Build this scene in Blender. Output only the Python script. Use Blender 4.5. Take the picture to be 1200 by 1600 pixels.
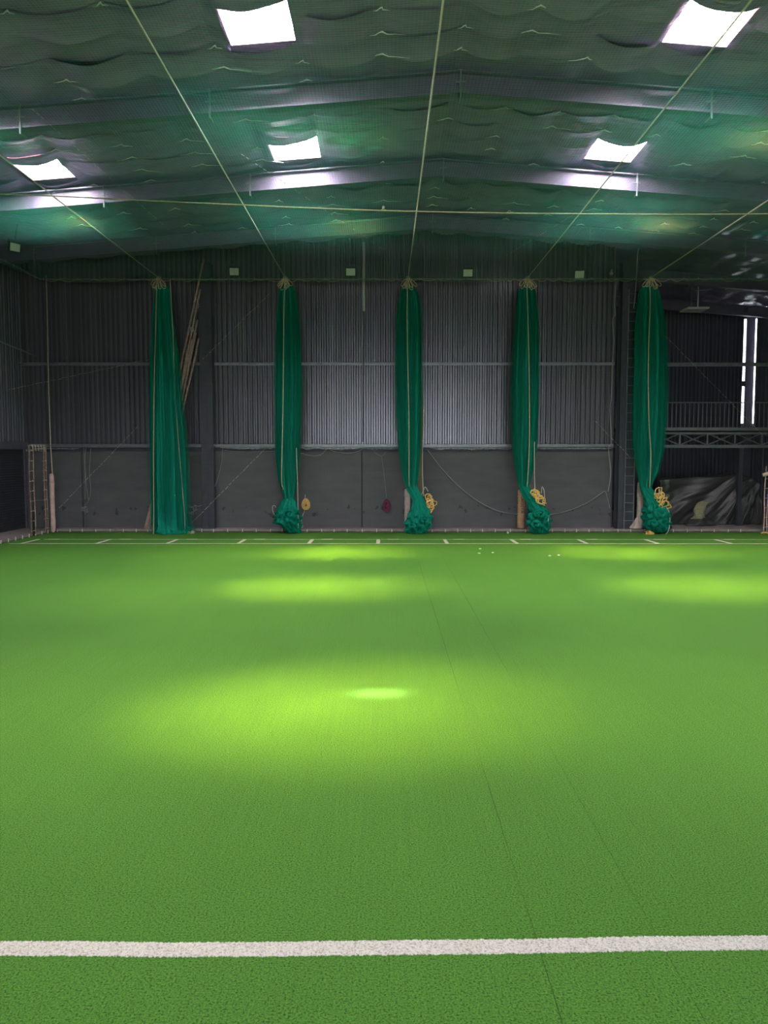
import bpy, math, random
from mathutils import Vector, Matrix
import numpy as np

# ------------------------------------------------------------------ clear
for o in list(bpy.data.objects):
    bpy.data.objects.remove(o)
S = bpy.context.scene
COL = S.collection
random.seed(11)
RNG = np.random.default_rng(11)

# ------------------------------------------------------------------ camera
CAM_H, PITCH, YAW, F = 2.4, math.radians(4.15), 0.0025, 1200.0
cd = bpy.data.cameras.new('camera')
cd.sensor_fit = 'VERTICAL'; cd.sensor_height = 36.0; cd.lens = 36.0 * F / 1600.0
cd.clip_start = 0.05; cd.clip_end = 300
cam = bpy.data.objects.new('camera', cd); COL.objects.link(cam)
cam.location = (0, 0, CAM_H); cam.rotation_euler = (math.pi / 2 - PITCH, 0, YAW)
S.camera = cam

# ------------------------------------------------------------------ world, sun, exposure
W = bpy.data.worlds.new('daylight'); S.world = W; W.use_nodes = True
bg = W.node_tree.nodes['Background']
bg.inputs[0].default_value = (0.84, 0.92, 1.0, 1); bg.inputs[1].default_value = 9.0
SUN_DIR = Vector((.88, .145, -1)).normalized()
sd = bpy.data.lights.new('sun', 'SUN'); sd.energy = 34.0; sd.angle = math.radians(1.2); sd.color = (1, .92, .86)
sun = bpy.data.objects.new('sun', sd); COL.objects.link(sun)
sun.location = (-10, -10, 40); sun.rotation_euler = SUN_DIR.to_track_quat('-Z', 'Y').to_euler()
S.view_settings.view_transform = 'Standard'; S.view_settings.look = 'None'
S.view_settings.exposure = 0.27; S.view_settings.gamma = 1.0; S.view_settings.use_curve_mapping = False
PANE_GLOW = 85.0       # daylight through each roof light
BEAM_W = 100.0         # sunlight scattered forward by each roof light
BEAM_SPREAD = 19.0

# ------------------------------------------------------------------ photo geometry helpers
_cp, _sp = math.cos(PITCH), math.sin(PITCH)
def ray(px, py):
    px, py = float(px), float(py)
    r = Vector(((px - 600) / F, 0, 0)) + Vector((0, _cp, -_sp)) + (800 - py) / F * Vector((0, _sp, _cp))
    return Matrix.Rotation(YAW, 3, 'Z') @ r
def P(px, py, Y):
    r = ray(px, py); return Vector((0, 0, CAM_H)) + r * (Y / r.y)
def FL(px, py, z=0.0):
    r = ray(px, py); return Vector((0, 0, CAM_H)) + r * ((z - CAM_H) / r.z)

# ------------------------------------------------------------------ object helpers
def tag(o, label=None, cat=None, group=None, kind=None):
    if label: o['label'] = label
    if cat: o['category'] = cat
    if group: o['group'] = group
    if kind: o['kind'] = kind
    return o
def link(name, me, parent=None, loc=None):
    o = bpy.data.objects.new(name, me); COL.objects.link(o)
    if parent: o.parent = parent
    if loc is not None: o.location = loc
    return o
def empty(name, loc=(0, 0, 0)):
    o = bpy.data.objects.new(name, None); COL.objects.link(o); o.location = loc; o.empty_display_size = 0.2
    return o

class MB:
    """collects faces for ONE mesh"""
    def __init__(s): s.v = []; s.f = []
    def add(s, v, f):
        n = len(s.v); s.v += [tuple(p) for p in v]; s.f += [tuple(i + n for i in q) for q in f]; return s
    def box(s, x0, x1, y0, y1, z0, z1):
        v = [(x, y, z) for z in (z0, z1) for y in (y0, y1) for x in (x0, x1)]
        return s.add(v, [(0, 2, 3, 1), (4, 5, 7, 6), (0, 1, 5, 4), (2, 6, 7, 3), (0, 4, 6, 2), (1, 3, 7, 5)])
    def bar(s, a, b, w, h):
        a = Vector(a); b = Vector(b); t = (b - a).normalized()
        up = Vector((0, 0, 1)) if abs(t.z) < 0.9 else Vector((0, 1, 0))
        n = t.cross(up).normalized(); u = n.cross(t)
        v = [p + n * sx * w / 2 + u * sz * h / 2 for p in (a, b) for sx, sz in ((-1, -1), (1, -1), (1, 1), (-1, 1))]
        return s.add(v, [(0, 1, 2, 3), (7, 6, 5, 4), (0, 4, 5, 1), (1, 5, 6, 2), (2, 6, 7, 3), (3, 7, 4, 0)])
    def tube(s, pts, r, n=6, closed=False):
        pts = [Vector(p) for p in pts]; m = len(pts)
        rr = r if hasattr(r, '__len__') else [r] * m
        v = []; prev = None
        for i, p in enumerate(pts):
            if closed: t = pts[(i + 1) % m] - pts[i - 1]
            else: t = pts[min(i + 1, m - 1)] - pts[max(i - 1, 0)]
            t = t.normalized() if t.length > 1e-9 else Vector((0, 0, 1))
            if prev is None:
                a = Vector((0, 0, 1)) if abs(t.z) < 0.9 else Vector((1, 0, 0))
                u = t.cross(a).normalized()
            else:
                u = (prev - t * prev.dot(t)); u = u.normalized() if u.length > 1e-6 else t.orthogonal().normalized()
            prev = u; w = t.cross(u)
            v += [p + (u * math.cos(2 * math.pi * k / n) + w * math.sin(2 * math.pi * k / n)) * rr[i] for k in range(n)]
        f = []
        for i in range(m if closed else m - 1):
            j = (i + 1) % m
            f += [(i * n + k, i * n + (k + 1) % n, j * n + (k + 1) % n, j * n + k) for k in range(n)]
        if not closed:
            f += [tuple(range(n))[::-1], tuple((m - 1) * n + k for k in range(n))]
        return s.add(v, f)
    def mesh(s, name, mat, smooth=False):
        me = bpy.data.meshes.new(name); me.from_pydata(s.v, [], s.f); me.validate(); me.update()
        if mat: me.materials.append(mat)
        if smooth: me.polygons.foreach_set('use_smooth', [True] * len(me.polygons))
        return me
    def obj(s, name, mat, parent=None, smooth=False, loc=None):
        return link(name, s.mesh(name, mat, smooth), parent, loc)

def bevel(o, w=0.01, seg=2):
    m = o.modifiers.new('bevel', 'BEVEL'); m.width = w; m.segments = seg; m.limit_method = 'ANGLE'; return o

def np_mesh(name, v, f, mat, smooth=False):
    me = bpy.data.meshes.new(name); me.vertices.add(len(v)); me.vertices.foreach_set('co', np.asarray(v, np.float32).ravel())
    f = np.asarray(f, np.int32); k = f.shape[1]
    me.loops.add(f.size); me.loops.foreach_set('vertex_index', f.ravel())
    me.polygons.add(len(f)); me.polygons.foreach_set('loop_start', np.arange(0, f.size, k, dtype=np.int32))
    me.polygons.foreach_set('loop_total', np.full(len(f), k, np.int32))
    me.update(calc_edges=True); me.validate()
    if mat: me.materials.append(mat)
    if smooth: me.polygons.foreach_set('use_smooth', [True] * len(me.polygons))
    return me

def strands_np(lines, r):
    """lines: array (n strands, m points, 3) -> three sided tubes"""
    L = np.asarray(lines, float); n, m, _ = L.shape
    t = np.gradient(L, axis=1); t /= np.linalg.norm(t, axis=2, keepdims=True) + 1e-12
    a = np.where(np.abs(t[..., 2:3]) > .8, np.array([[[1., 0, 0]]]), np.array([[[0, 0, 1.]]]))
    u = np.cross(t, a); u /= np.linalg.norm(u, axis=2, keepdims=True) + 1e-12; w = np.cross(t, u)
    vs = np.stack([L + r * (math.cos(q) * u + math.sin(q) * w) for q in (0, 2.0944, 4.18879)], axis=2)
    v = vs.reshape(-1, 3)
    base = (np.arange(n)[:, None] * m + np.arange(m - 1)[None, :]).ravel() * 3
    f = np.concatenate([np.stack([base + k, base + (k + 1) % 3, base + 3 + (k + 1) % 3, base + 3 + k], 1) for k in range(3)])
    return v, f
def join_np(parts):
    V = []; Fc = []; n = 0
    for v, f in parts: V.append(v); Fc.append(f + n); n += len(v)
    return np.concatenate(V), np.concatenate(Fc)

# ------------------------------------------------------------------ materials
def mat(name, col, rough=0.6, metal=0.0, spec=0.5, bump=None, var=None, coord='Object', emit=None, trans=None):
    """bump=(scale,strength,distance), var=(scale,amount) brightness variation; scale may be a 3-tuple"""
    m = bpy.data.materials.new(name); m.use_nodes = True; nt = m.node_tree; N = nt.nodes; L = nt.links
    b = N['Principled BSDF']
    b.inputs['Base Color'].default_value = (*col, 1); b.inputs['Roughness'].default_value = rough
    b.inputs['Metallic'].default_value = metal; b.inputs['Specular IOR Level'].default_value = spec
    if bump or var: tc = N.new('ShaderNodeTexCoord')
    def noise(sc, detail=4):
        n = N.new('ShaderNodeTexNoise'); n.inputs['Detail'].default_value = detail; n.inputs['Scale'].default_value = 1.0
        mp = N.new('ShaderNodeMapping'); mp.inputs['Scale'].default_value = sc if hasattr(sc, '__len__') else (sc, sc, sc)
        L.new(tc.outputs[coord], mp.inputs[0]); L.new(mp.outputs[0], n.inputs[0]); return n
    if var:
        n = noise(var[0]); mr = N.new('ShaderNodeMapRange')
        mr.inputs[1].default_value = 0.25; mr.inputs[2].default_value = 0.75
        mr.inputs[3].default_value = 1 - var[1]; mr.inputs[4].default_value = 1 + var[1]
        L.new(n.outputs[0], mr.inputs[0])
        mx = N.new('ShaderNodeVectorMath'); mx.operation = 'SCALE'; mx.inputs[0].default_value = col
        L.new(mr.outputs[0], mx.inputs['Scale']); L.new(mx.outputs[0], b.inputs['Base Color'])
    if bump:
        n = noise(bump[0]); bp = N.new('ShaderNodeBump')
        bp.inputs['Strength'].default_value = bump[1]; bp.inputs['Distance'].default_value = bump[2]
        L.new(n.outputs[0], bp.inputs['Height']); L.new(bp.outputs[0], b.inputs['Normal'])
    if emit:
        b.inputs['Emission Color'].default_value = (*emit[0], 1); b.inputs['Emission Strength'].default_value = emit[1]
    if trans:
        t = N.new('ShaderNodeBsdfTranslucent'); t.inputs[0].default_value = (*trans[0], 1)
        ms = N.new('ShaderNodeMixShader'); ms.inputs[0].default_value = trans[1]
        L.new(b.outputs[0], ms.inputs[1]); L.new(t.outputs[0], ms.inputs[2]); L.new(ms.outputs[0], N['Material Output'].inputs[0])
    return m

def turf_mat(name, c_dark, c_mid, c_light):
    m = bpy.data.materials.new(name); m.use_nodes = True; nt = m.node_tree; N = nt.nodes; L = nt.links
    b = N['Principled BSDF']; b.inputs['Roughness'].default_value = 0.85; b.inputs['Specular IOR Level'].default_value = 0.25
    tc = N.new('ShaderNodeTexCoord')
    def noise(sc, det=3, rough=.6):
        mp = N.new('ShaderNodeMapping'); mp.inputs['Scale'].default_value = sc
        n = N.new('ShaderNodeTexNoise'); n.inputs['Scale'].default_value = 1; n.inputs['Detail'].default_value = det; n.inputs['Roughness'].default_value = rough
        L.new(tc.outputs['Object'], mp.inputs[0]); L.new(mp.outputs[0], n.inputs[0]); return n
    fine = noise((95, 95, 95), 4, .7)
    rows = noise((75, 0.5, 1), 2)
    big = noise((.5, .35, 1), 3)
    r = N.new('ShaderNodeValToRGB'); e = r.color_ramp.elements
    e[0].position = .37; e[0].color = (*c_dark, 1); e[1].position = .70; e[1].color = (*c_light, 1)
    q = e.new(.48); q.color = (*c_mid, 1)
    L.new(fine.outputs[0], r.inputs[0])
    def scale(vec, fac_node, lo, hi):
        mr = N.new('ShaderNodeMapRange'); mr.inputs[1].default_value = .3; mr.inputs[2].default_value = .7
        mr.inputs[3].default_value = lo; mr.inputs[4].default_value = hi; L.new(fac_node.outputs[0], mr.inputs[0])
        s = N.new('ShaderNodeVectorMath'); s.operation = 'SCALE'; L.new(vec, s.inputs[0]); L.new(mr.outputs[0], s.inputs['Scale']); return s.outputs[0]
    c = scale(scale(r.outputs[0], rows, .94, 1.06), big, .95, 1.05)
    L.new(c, b.inputs['Base Color'])
    bp = N.new('ShaderNodeBump'); bp.inputs['Strength'].default_value = .9; bp.inputs['Distance'].default_value = .014
    L.new(fine.outputs[0], bp.inputs['Height']); L.new(bp.outputs[0], b.inputs['Normal'])
    return m

M = {}
M['turf'] = turf_mat('turf', (.011, .048, .005), (.057, .185, .018), (.115, .29, .040))
M['line'] = turf_mat('white_pile', (.30, .28, .25), (.60, .57, .53), (.74, .71, .67))
M['slab'] = mat('concrete', (.30, .25, .245), .9, bump=(25, .3, .01), var=(6, .25))
M['base'] = mat('subfloor', (.03, .05, .025), .95, var=(3, .3))
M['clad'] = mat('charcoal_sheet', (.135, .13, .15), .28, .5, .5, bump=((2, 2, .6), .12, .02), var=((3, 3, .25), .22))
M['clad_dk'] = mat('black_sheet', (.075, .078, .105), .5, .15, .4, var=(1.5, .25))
M['film'] = mat('insulation_film', (.28, .205, .38), .27, 0.0, .8, bump=((2.2, 5, 2), .5, .05), var=(1.2, .18))
M['roof'] = mat('roof_sheet', (.10, .10, .11), .6)
M['steel'] = mat('painted_steel', (.13, .11, .17), .5, .25, .5, bump=(30, .08, .005), var=(4, .15))
M['girt'] = mat('galvanised_steel', (.24, .25, .27), .4, .5, .5, var=(5, .2))
M['column'] = mat('column_paint', (.045, .048, .062), .5, .25, .5, bump=(30, .08, .005), var=(4, .25))
M['deck'] = mat('mezzanine_steel', (.17, .18, .20), .5, .35, .5, var=(6, .2))
M['pvc'] = mat('white_pvc', (.55, .53, .53), .4, var=(4, .15))
M['glint'] = mat('film_glint', (.80, .80, .82), .35, .2, .6)  # near-white colour imitates light glinting on the film
M['line_rope'] = mat('pale_line', (.74, .62, .58), .8, var=(25, .15))
M['gate'] = mat('gate_bamboo', (.26, .17, .14), .7, var=(12, .35))
M['foil'] = mat('crumpled_film', (.38, .39, .40), .32, .35, .6, bump=(18, .6, .03), var=(9, .35))
M['net_g'] = mat('green_netting', (.004, .23, .155), .85, 0, .15, bump=((70, 70, 9), .5, .02), var=((26, 26, 1.2), .38), trans=((.0, .26, .16), .25))
M['strand_g'] = mat('green_twine', (.006, .27, .18), .8, 0, .2, trans=((.0, .3, .18), .35))
M['net_top'] = mat('teal_twine', (.13, .15, .19), .7, 0, .3, trans=((.02, .80, .62), .5))
M['net_b'] = mat('black_twine', (.045, .05, .055), .8)
M['rope'] = mat('tan_rope', (.55, .47, .30), .85, bump=((60, 60, 200), .5, .005), var=(20, .2))
M['rope_w'] = mat('pale_rope', (.50, .46, .40), .85, var=(25, .2))
M['rope_y'] = mat('yellow_rope', (.82, .52, .16), .75, var=(25, .25))
M['rope_m'] = mat('maroon_rope', (.17, .02, .065), .8, var=(25, .25))
M['rope_g'] = mat('grey_cable', (.27, .28, .28), .6)
M['bamboo'] = mat('bamboo', (.43, .28, .25), .65, var=((8, 8, 8), .35))
M['bamboo_d'] = mat('dark_bamboo', (.10, .065, .055), .7, var=(12, .35))
M['pad_p'] = mat('pink_foam', (.52, .36, .32), .9, bump=(9, .7, .04), var=(7, .28))
M['pad_o'] = mat('orange_pad', (.55, .30, .17), .85, bump=(9, .3, .02), var=(8, .15))
M['pad_w'] = mat('white_pad', (.62, .49, .44), .9, bump=(12, .4, .03), var=(7, .2))
M['ink'] = mat('brown_ink', (.20, .08, .04), .9)
M['lamp_b'] = mat('black_housing', (.015, .015, .018), .5)
M['lamp_l'] = mat('floodlight_lens', (.80, .86, .76), .25, spec=.6, var=((9, 9, 9), .1))
M['white'] = mat('white_plastic', (.75, .75, .72), .4)
M['tarp'] = mat('black_tarp', (.035, .034, .034), .38, 0, .6, bump=(6, .3, .03), var=(4, .2))
M['sack'] = mat('khaki_sack', (.26, .24, .14), .9, bump=(20, .6, .02), var=(14, .3))
M['rag'] = mat('maroon_rag', (.10, .04, .06), .9, var=(20, .3))
M['blue'] = mat('blue_sheet', (.05, .07, .35), .6, var=(10, .2))
M['curb'] = mat('rooflight_curb', (.75, .52, .54), .7, trans=((.8, .55, .55), .4), var=((30, 30, 30), .25))
M['pane'] = mat('daylight_pane', (.8, .8, .8), .4, emit=((1.0, .97, .99), PANE_GLOW))
M['shutter'] = mat('shutter_steel', (.022, .026, .042), .45, .3)
M['wood'] = mat('olive_timber', (.15, .135, .075), .8, bump=((25, 25, 4), .3, .01), var=((18, 18, 2), .4))

def plaster():
    m = mat('charcoal_plaster', (.098, .096, .104), .7, 0, .4, bump=((1.2, 1.2, 5), .08, .02), var=((1.3, 1.3, 4), .14))
    nt = m.node_tree; N = nt.nodes; L = nt.links; b = N['Principled BSDF']
    src = b.inputs['Base Color'].links[0].from_socket
    tc = N.new('ShaderNodeTexCoord'); mp = N.new('ShaderNodeMapping'); mp.inputs['Scale'].default_value = (4.5, 1, 3.2)
    n = N.new('ShaderNodeTexNoise'); n.inputs['Scale'].default_value = 1; n.inputs['Detail'].default_value = 5
    L.new(tc.outputs['Object'], mp.inputs[0]); L.new(mp.outputs[0], n.inputs[0])
    sx = N.new('ShaderNodeSeparateXYZ'); L.new(tc.outputs['Object'], sx.inputs[0])
    # peeled patches sit in a belt about knee high
    d = N.new('ShaderNodeMath'); d.operation = 'SUBTRACT'; d.inputs[1].default_value = .62; L.new(sx.outputs[2], d.inputs[0])
    a = N.new('ShaderNodeMath'); a.operation = 'ABSOLUTE'; L.new(d.outputs[0], a.inputs[0])
    mr = N.new('ShaderNodeMapRange'); mr.inputs[1].default_value = .1; mr.inputs[2].default_value = .5; mr.inputs[3].default_value = .10; mr.inputs[4].default_value = -.2
    L.new(a.outputs[0], mr.inputs[0])
    ad = N.new('ShaderNodeMath'); ad.operation = 'ADD'; L.new(n.outputs[0], ad.inputs[0]); L.new(mr.outputs[0], ad.inputs[1])
    st = N.new('ShaderNodeMapRange'); st.inputs[1].default_value = .70; st.inputs[2].default_value = .74; L.new(ad.outputs[0], st.inputs[0])
    mx = N.new('ShaderNodeMix'); mx.data_type = 'RGBA'; L.new(st.outputs[0], mx.inputs[0]); L.new(src, mx.inputs[6]); mx.inputs[7].default_value = (.04, .041, .045, 1)
    L.new(mx.outputs[2], b.inputs['Base Color'])
    return m
M['plaster'] = plaster()

# ------------------------------------------------------------------ building dimensions
XL, XR, YF, YB, YR = -11.75, 15.6, -14.0, 25.0, 33.0
RIDGE_X, RIDGE_Z, SLOPE = 1.3, 9.6, 1 / 13.0
X_REC = 7.32
def roof(x): return RIDGE_Z - abs(x - RIDGE_X) * SLOPE
NX0, NX1, NY = -10.6, 11.85, 24.0       # the net cage
NZ = 7.84
PLINTH = 0.085

# ------------------------------------------------------------------ floor
fl = MB().box(XL, XR, YF, YR, -.12, -.016).obj('floor', M['base'])
tag(fl, kind='structure')
seams = [-11.7, -9.3, -7.25, -5.25, -3.25, -1.25, .75, 1.36, 3.4, 5.45, 7.5, 9.55, 11.6, 13.6, 15.5]
Y_TURF = 24.32
for a, b in zip(seams[:-1], seams[1:]):
    ga, gb = [.0014 if q in (.75, 1.36) else .0010 if q in (3.4,) else .0006 for q in (a, b)]
    MB().box(a + ga, b - gb, YF + .05, Y_TURF, -.016, 0).obj('turf_strip', M['turf'], fl)
pl = MB().box(NX0 - .02, XR, Y_TURF, YR, -.1, PLINTH)
pl.box(XL, NX0 - .02, YF, YR, -.1, PLINTH)
o = pl.obj('trim_1', M['slab']); tag(o, 'pinkish concrete plinth along the foot of the far wall', kind='structure')

# ------------------------------------------------------------------ painted lines
def line_mesh(pts_mid, w, jag, z=.004, n=400):
    """flat band of white pile with a frayed edge"""
    pts = [Vector(p) for p in pts_mid]; cum = [0]
    for a, b in zip(pts[:-1], pts[1:]): cum.append(cum[-1] + (b - a).length)
    mb = MB(); v = []; f = []
    for i in range(n + 1):
        s = cum[-1] * i / n; k = max(j for j in range(len(cum)) if cum[j] <= s + 1e-9); k = min(k, len(pts) - 2)
        t = (s - cum[k]) / (cum[k + 1] - cum[k]); p = pts[k].lerp(pts[k + 1], t)
        d = (pts[k + 1] - pts[k]).normalized(); nn = Vector((-d.y, d.x, 0))
        j1 = random.uniform(-jag, jag); j2 = random.uniform(-jag, jag)
        A = p + nn * (w / 2 + j1); B = p - nn * (w / 2 + j2)
        v += [(A.x, A.y, -.002), (A.x, A.y, z), (B.x, B.y, z), (B.x, B.y, -.002)]
        if i: q = 4 * i; f += [(q - 4, q - 3, q + 1, q), (q - 3, q - 2, q + 2, q + 1), (q - 2, q - 1, q + 3, q + 2)]
    mb.add(v, f); return mb
near = [(-700, 1490), (0, 1482.5), (120, 1482.5), (260, 1484.5), (430, 1483.5), (620, 1481), (820, 1479), (1000, 1475), (1200, 1473.5), (1700, 1470)]
o = line_mesh([FL(*p) for p in near], .108, .006, n=1500).obj('painted_line', M['line'])
tag(o, 'broad white crease line running across the turf in the foreground', 'line')
yA, yB = FL(600, 849.5).y, FL(600, 843).y
o = line_mesh([(-10.4, yA, 0), (12, yA, 0)], .045, .004).obj('painted_line', M['line']); tag(o, 'long thin white line, nearer of the two across the far end', 'line')
o = line_mesh([(-9.9, yB, 0), (12, yB, 0)], .024, .007).obj('painted_line', M['line']); tag(o, 'long faint white line, farther of the two across the far end', 'line')
tick_px = [(45, 'leftmost'), (160, 'second from the left'), (268, 'third from the left'), (377, 'fourth from the left'), (485, 'fifth from the left'), (591, 'straight one nearest the centre'),
           (697, 'first right of the centre'), (804, 'second right of the centre'), (911, 'third right of the centre'), (1019, 'fourth right of the centre'), (1131, 'rightmost')]
for px, wd in tick_px:
    x = FL(px, 846.5).x
    o = line_mesh([(x, yA - .02, 0), (x, yB + .03, 0)], .10, .008, .005, 10).obj('crease_mark', M['line'])
    tag(o, f'short white crease mark between the far lines, {wd}', 'line', 'crease marks between the far lines')
    x2 = x + .42
    o = line_mesh([(x2 - .16, yB + .03, 0), (x2 + .16, yB + .05, 0)], .085, .01, .005, 8).obj('paint_dash', M['line'])
    tag(o, f'stub of white paint beside the crease mark, {wd}', 'line', 'paint stubs on the far line')

# ------------------------------------------------------------------ corrugated walls
def sheet_mesh(name, m, seed, ribs=6, width=1.0):
    """1 m wide, 1 m high ribbed sheet facing -Y, scaled in Z per use"""
    r = random.Random(seed); pr = []
    p = width / ribs
    for k in range(ribs):
        h = .050 + r.uniform(-.014, .014); x = k * p; e = r.uniform(-.006, .006)
        pr += [(x, 0), (x + p * .34 + e, 0), (x + p * .50 + e, -h), (x + p * .80 + e, -h), (x + p * .97, 0)]
    pr.append((width, 0))
    v = [(x, y, z) for z in (0, 1) for x, y in pr]; n = len(pr)
    f = [(i, i + 1, n + i + 1, n + i) for i in range(n - 1)]
    return MB().add(v, f).mesh(name, m)
SH = {k: [sheet_mesh('cladding_sheet', M[k], i) for i in range(5)] for k in ('clad', 'clad_dk')}
def clad_wall(parent, p0, p1, z0, ztop, key='clad'):
    """sheets along p0->p1 whose front looks to the right hand side of the run turned -90"""
    a = Vector((p0[0], p0[1], 0)); b = Vector((p1[0], p1[1], 0)); L = (b - a).length; d = (b - a) / L
    ang = math.atan2(d.y, d.x); n = max(1, math.ceil(L - .05))
    for i in range(n):
        s = L * i / n; c = a + d * s; mid = a + d * (s + L / n / 2)
        o = link('cladding_sheet', SH[key][(i * 3 + (i // 4)) % 5], parent)
        o.location = (c.x, c.y, z0); o.rotation_euler = (0, 0, ang)
        o.scale = (L / n, 1, ztop(mid) - z0)
def roofz(p): return roof(p.x) + .0

wb = MB().box(XL - .1, X_REC, YB + .03, YB + .10, PLINTH, 8.35).obj('wall_back', M['clad_dk']); tag(wb, kind='structure')
clad_wall(wb, (XL, YB), (X_REC, YB), 2.80, roofz)
# plastered lower wall in panels with open joints
joint_px = [-30, 129, 326, 565.5, 652, 957]
xs = [P(p, 760, YB - .1).x for p in joint_px]; xs[0] = XL; xs[-1] = X_REC
for a, b in zip(xs[:-1], xs[1:]):
    bevel(MB().box(a + .012, b - .012, YB - .12, YB + .03, PLINTH, 2.56).obj('plaster_panel', M['plaster'], wb), .01)
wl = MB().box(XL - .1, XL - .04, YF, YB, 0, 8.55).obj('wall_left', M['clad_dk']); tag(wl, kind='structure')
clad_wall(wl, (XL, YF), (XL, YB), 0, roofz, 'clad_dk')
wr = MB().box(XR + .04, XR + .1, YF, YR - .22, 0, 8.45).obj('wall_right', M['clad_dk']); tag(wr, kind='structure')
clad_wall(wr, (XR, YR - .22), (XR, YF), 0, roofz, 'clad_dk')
DX0, DX1, DZ = -6.5, 9.5, 5.6      # unseen opening added behind the viewer so daylight fills the hall
wf = MB().box(XL - .1, DX0, YF - .1, YF - .04, 0, 8.45).box(DX1, XR + .1, YF - .1, YF - .04, 0, 8.45).box(DX0, DX1, YF - .1, YF - .04, DZ, 8.6).obj('wall_front', M['clad_dk']); tag(wf, kind='structure')
clad_wall(wf, (XR, YF), (DX1, YF), 0, roofz, 'clad_dk'); clad_wall(wf, (DX1, YF), (DX0, YF), DZ, roofz, 'clad_dk'); clad_wall(wf, (DX0, YF), (XL, YF), 0, roofz, 'clad_dk')
o = MB().box(-30, 34, YF - 30, YF - .1, -.2, -.03).obj('ground', M['slab']); tag(o, kind='structure')  # unseen apron added outside the opening, bounces sunlight up to the ceiling
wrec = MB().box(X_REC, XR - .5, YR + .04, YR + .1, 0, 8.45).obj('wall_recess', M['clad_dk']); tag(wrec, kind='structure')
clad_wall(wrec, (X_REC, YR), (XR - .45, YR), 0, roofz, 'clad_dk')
MB().box(XR - .5, XR + .1, YR + .04, YR + .1, 0, 3.8).obj('wall_base', M['clad_dk'], wrec)
MB().box(XR + .04, XR + .1, YR - .45, YR + .04, 0, 3.8).obj('wall_base', M['clad_dk'], wrec)
MB().box(XR - .5, XR + .1, YR + .04, YR + .1, 8.2, 8.5).obj('wall_head', M['clad_dk'], wrec)
MB().box(XR + .04, XR + .1, YR - .45, YR + .04, 8.2, 8.5).obj('wall_head', M['clad_dk'], wrec)
wp = MB().box(X_REC, X_REC + .06, YB + .05, YR, 0, 9.1).obj('wall_partition', M['clad_dk']); tag(wp, kind='structure')

# corner column of the recess, light slips past both sides of it
o = MB().box(XR - .36, XR - .08, YR - .12, YR + .02, 0, 8.3).obj('corner_post', M['steel']); tag(o, 'dark corner column standing between two slits of daylight', 'column')
MB().box(XR - .40, XR - .04, YR - .15, YR - .12, 0, 8.3).obj('flange', M['steel'], o)

# ------------------------------------------------------------------ roof, roof lights, insulation
ROWS = [17.85, 12.8, 6.0, -2.0, -9.3]
SKY = []
for ry in ROWS:
    for rx in (-7.72, -2.05, 5.15, 10.8):
        SKY.append((rx, ry))
HW, HD = .54, .60
xe = sorted({XL - .15, XR + .15, RIDGE_X} | {s[0] - HW for s in SKY} | {s[0] + HW for s in SKY})
ye = sorted({YF - .15, YR + .15} | {r - HD for r in ROWS} | {r + HD for r in ROWS})
def in_hole(x, y): return any(abs(x - a) < HW - 1e-4 and abs(y - b) < HD - 1e-4 for a, b in SKY)
mb = MB()
for x0, x1 in zip(xe[:-1], xe[1:]):
    for y0, y1 in zip(ye[:-1], ye[1:]):
        if in_hole((x0 + x1) / 2, (y0 + y1) / 2): continue
        v = [(x, y, roof(x) + dz) for dz in (.13, .17) for x, y in ((x0, y0), (x1, y0), (x1, y1), (x0, y1))]
        mb.add(v, [(0, 1, 2, 3), (4, 5, 6, 7), (0, 1, 5, 4), (1, 2, 6, 5), (2, 3, 7, 6), (3, 0, 4, 7)])
ceil = mb.obj('ceiling', M['roof']); tag(ceil, kind='structure')

PURLIN_L, PURLIN_R = 1.385, 1.10
def pur(x): return (x - RIDGE_X) / (PURLIN_R if x > RIDGE_X else PURLIN_L)
ROLL = .70
yk = YF
k = 0
bounds = []
while yk < YR - .01:
    y1 = min(yk + ROLL, YR); bounds.append((yk, y1)); yk = y1
for k, (y0, y1) in enumerate(bounds):
    A = random.uniform(.07, .13); ed = random.uniform(.010, .05); ph = random.uniform(-.06, .06)
    xg = sorted(set(np.round(np.arange(XL, XR + .01, .11), 4)) | {round(s[0] + e * HW, 4) for s in SKY for e in (-1, 1)} | {RIDGE_X})
    yg = sorted({y0 - .02, y1 + .05, y0 + .25 * ROLL, y0 + .5 * ROLL, y0 + .75 * ROLL} | {r + e * HD for r in ROWS for e in (-1, 1) if y0 - .02 < r + e * HD < y1 + .05})
    amps = {}
    v = []; f = []
    for yy in yg:
        t = (yy - y0) / ROLL
        for x in xg:
            u = pur(x) + .6 * ph * math.sin(t * 3); c = math.floor(u)
            if c not in amps: amps[c] = (A * random.uniform(.5, 1.35), random.uniform(-.02, .02))
            a, sh = amps[c]
            if any(abs(x - p_) < .75 and abs(yy - q_) < .9 for p_, q_ in SKY): a = .15
            sag = a * abs(math.sin(math.pi * u)) ** .8 + ed * (2 * t - 1) ** 2 * (0.3 + abs(math.sin(math.pi * u)))
            sag += .012 * math.sin(7.3 * x + 5.1 * yy + k) * abs(math.sin(math.pi * u))
            v.append((x, yy, roof(x) - .03 - sag))
    n = len(xg)
    for j in range(len(yg) - 1):
        for i in range(n - 1):
            if in_hole((xg[i] + xg[i + 1]) / 2, (yg[j] + yg[j + 1]) / 2): continue
            f.append((j * n + i, (j + 1) * n + i, (j + 1) * n + i + 1, j * n + i + 1))
    MB().add(v, f).obj('insulation_sheet', M['film'], ceil, smooth=True)

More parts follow.
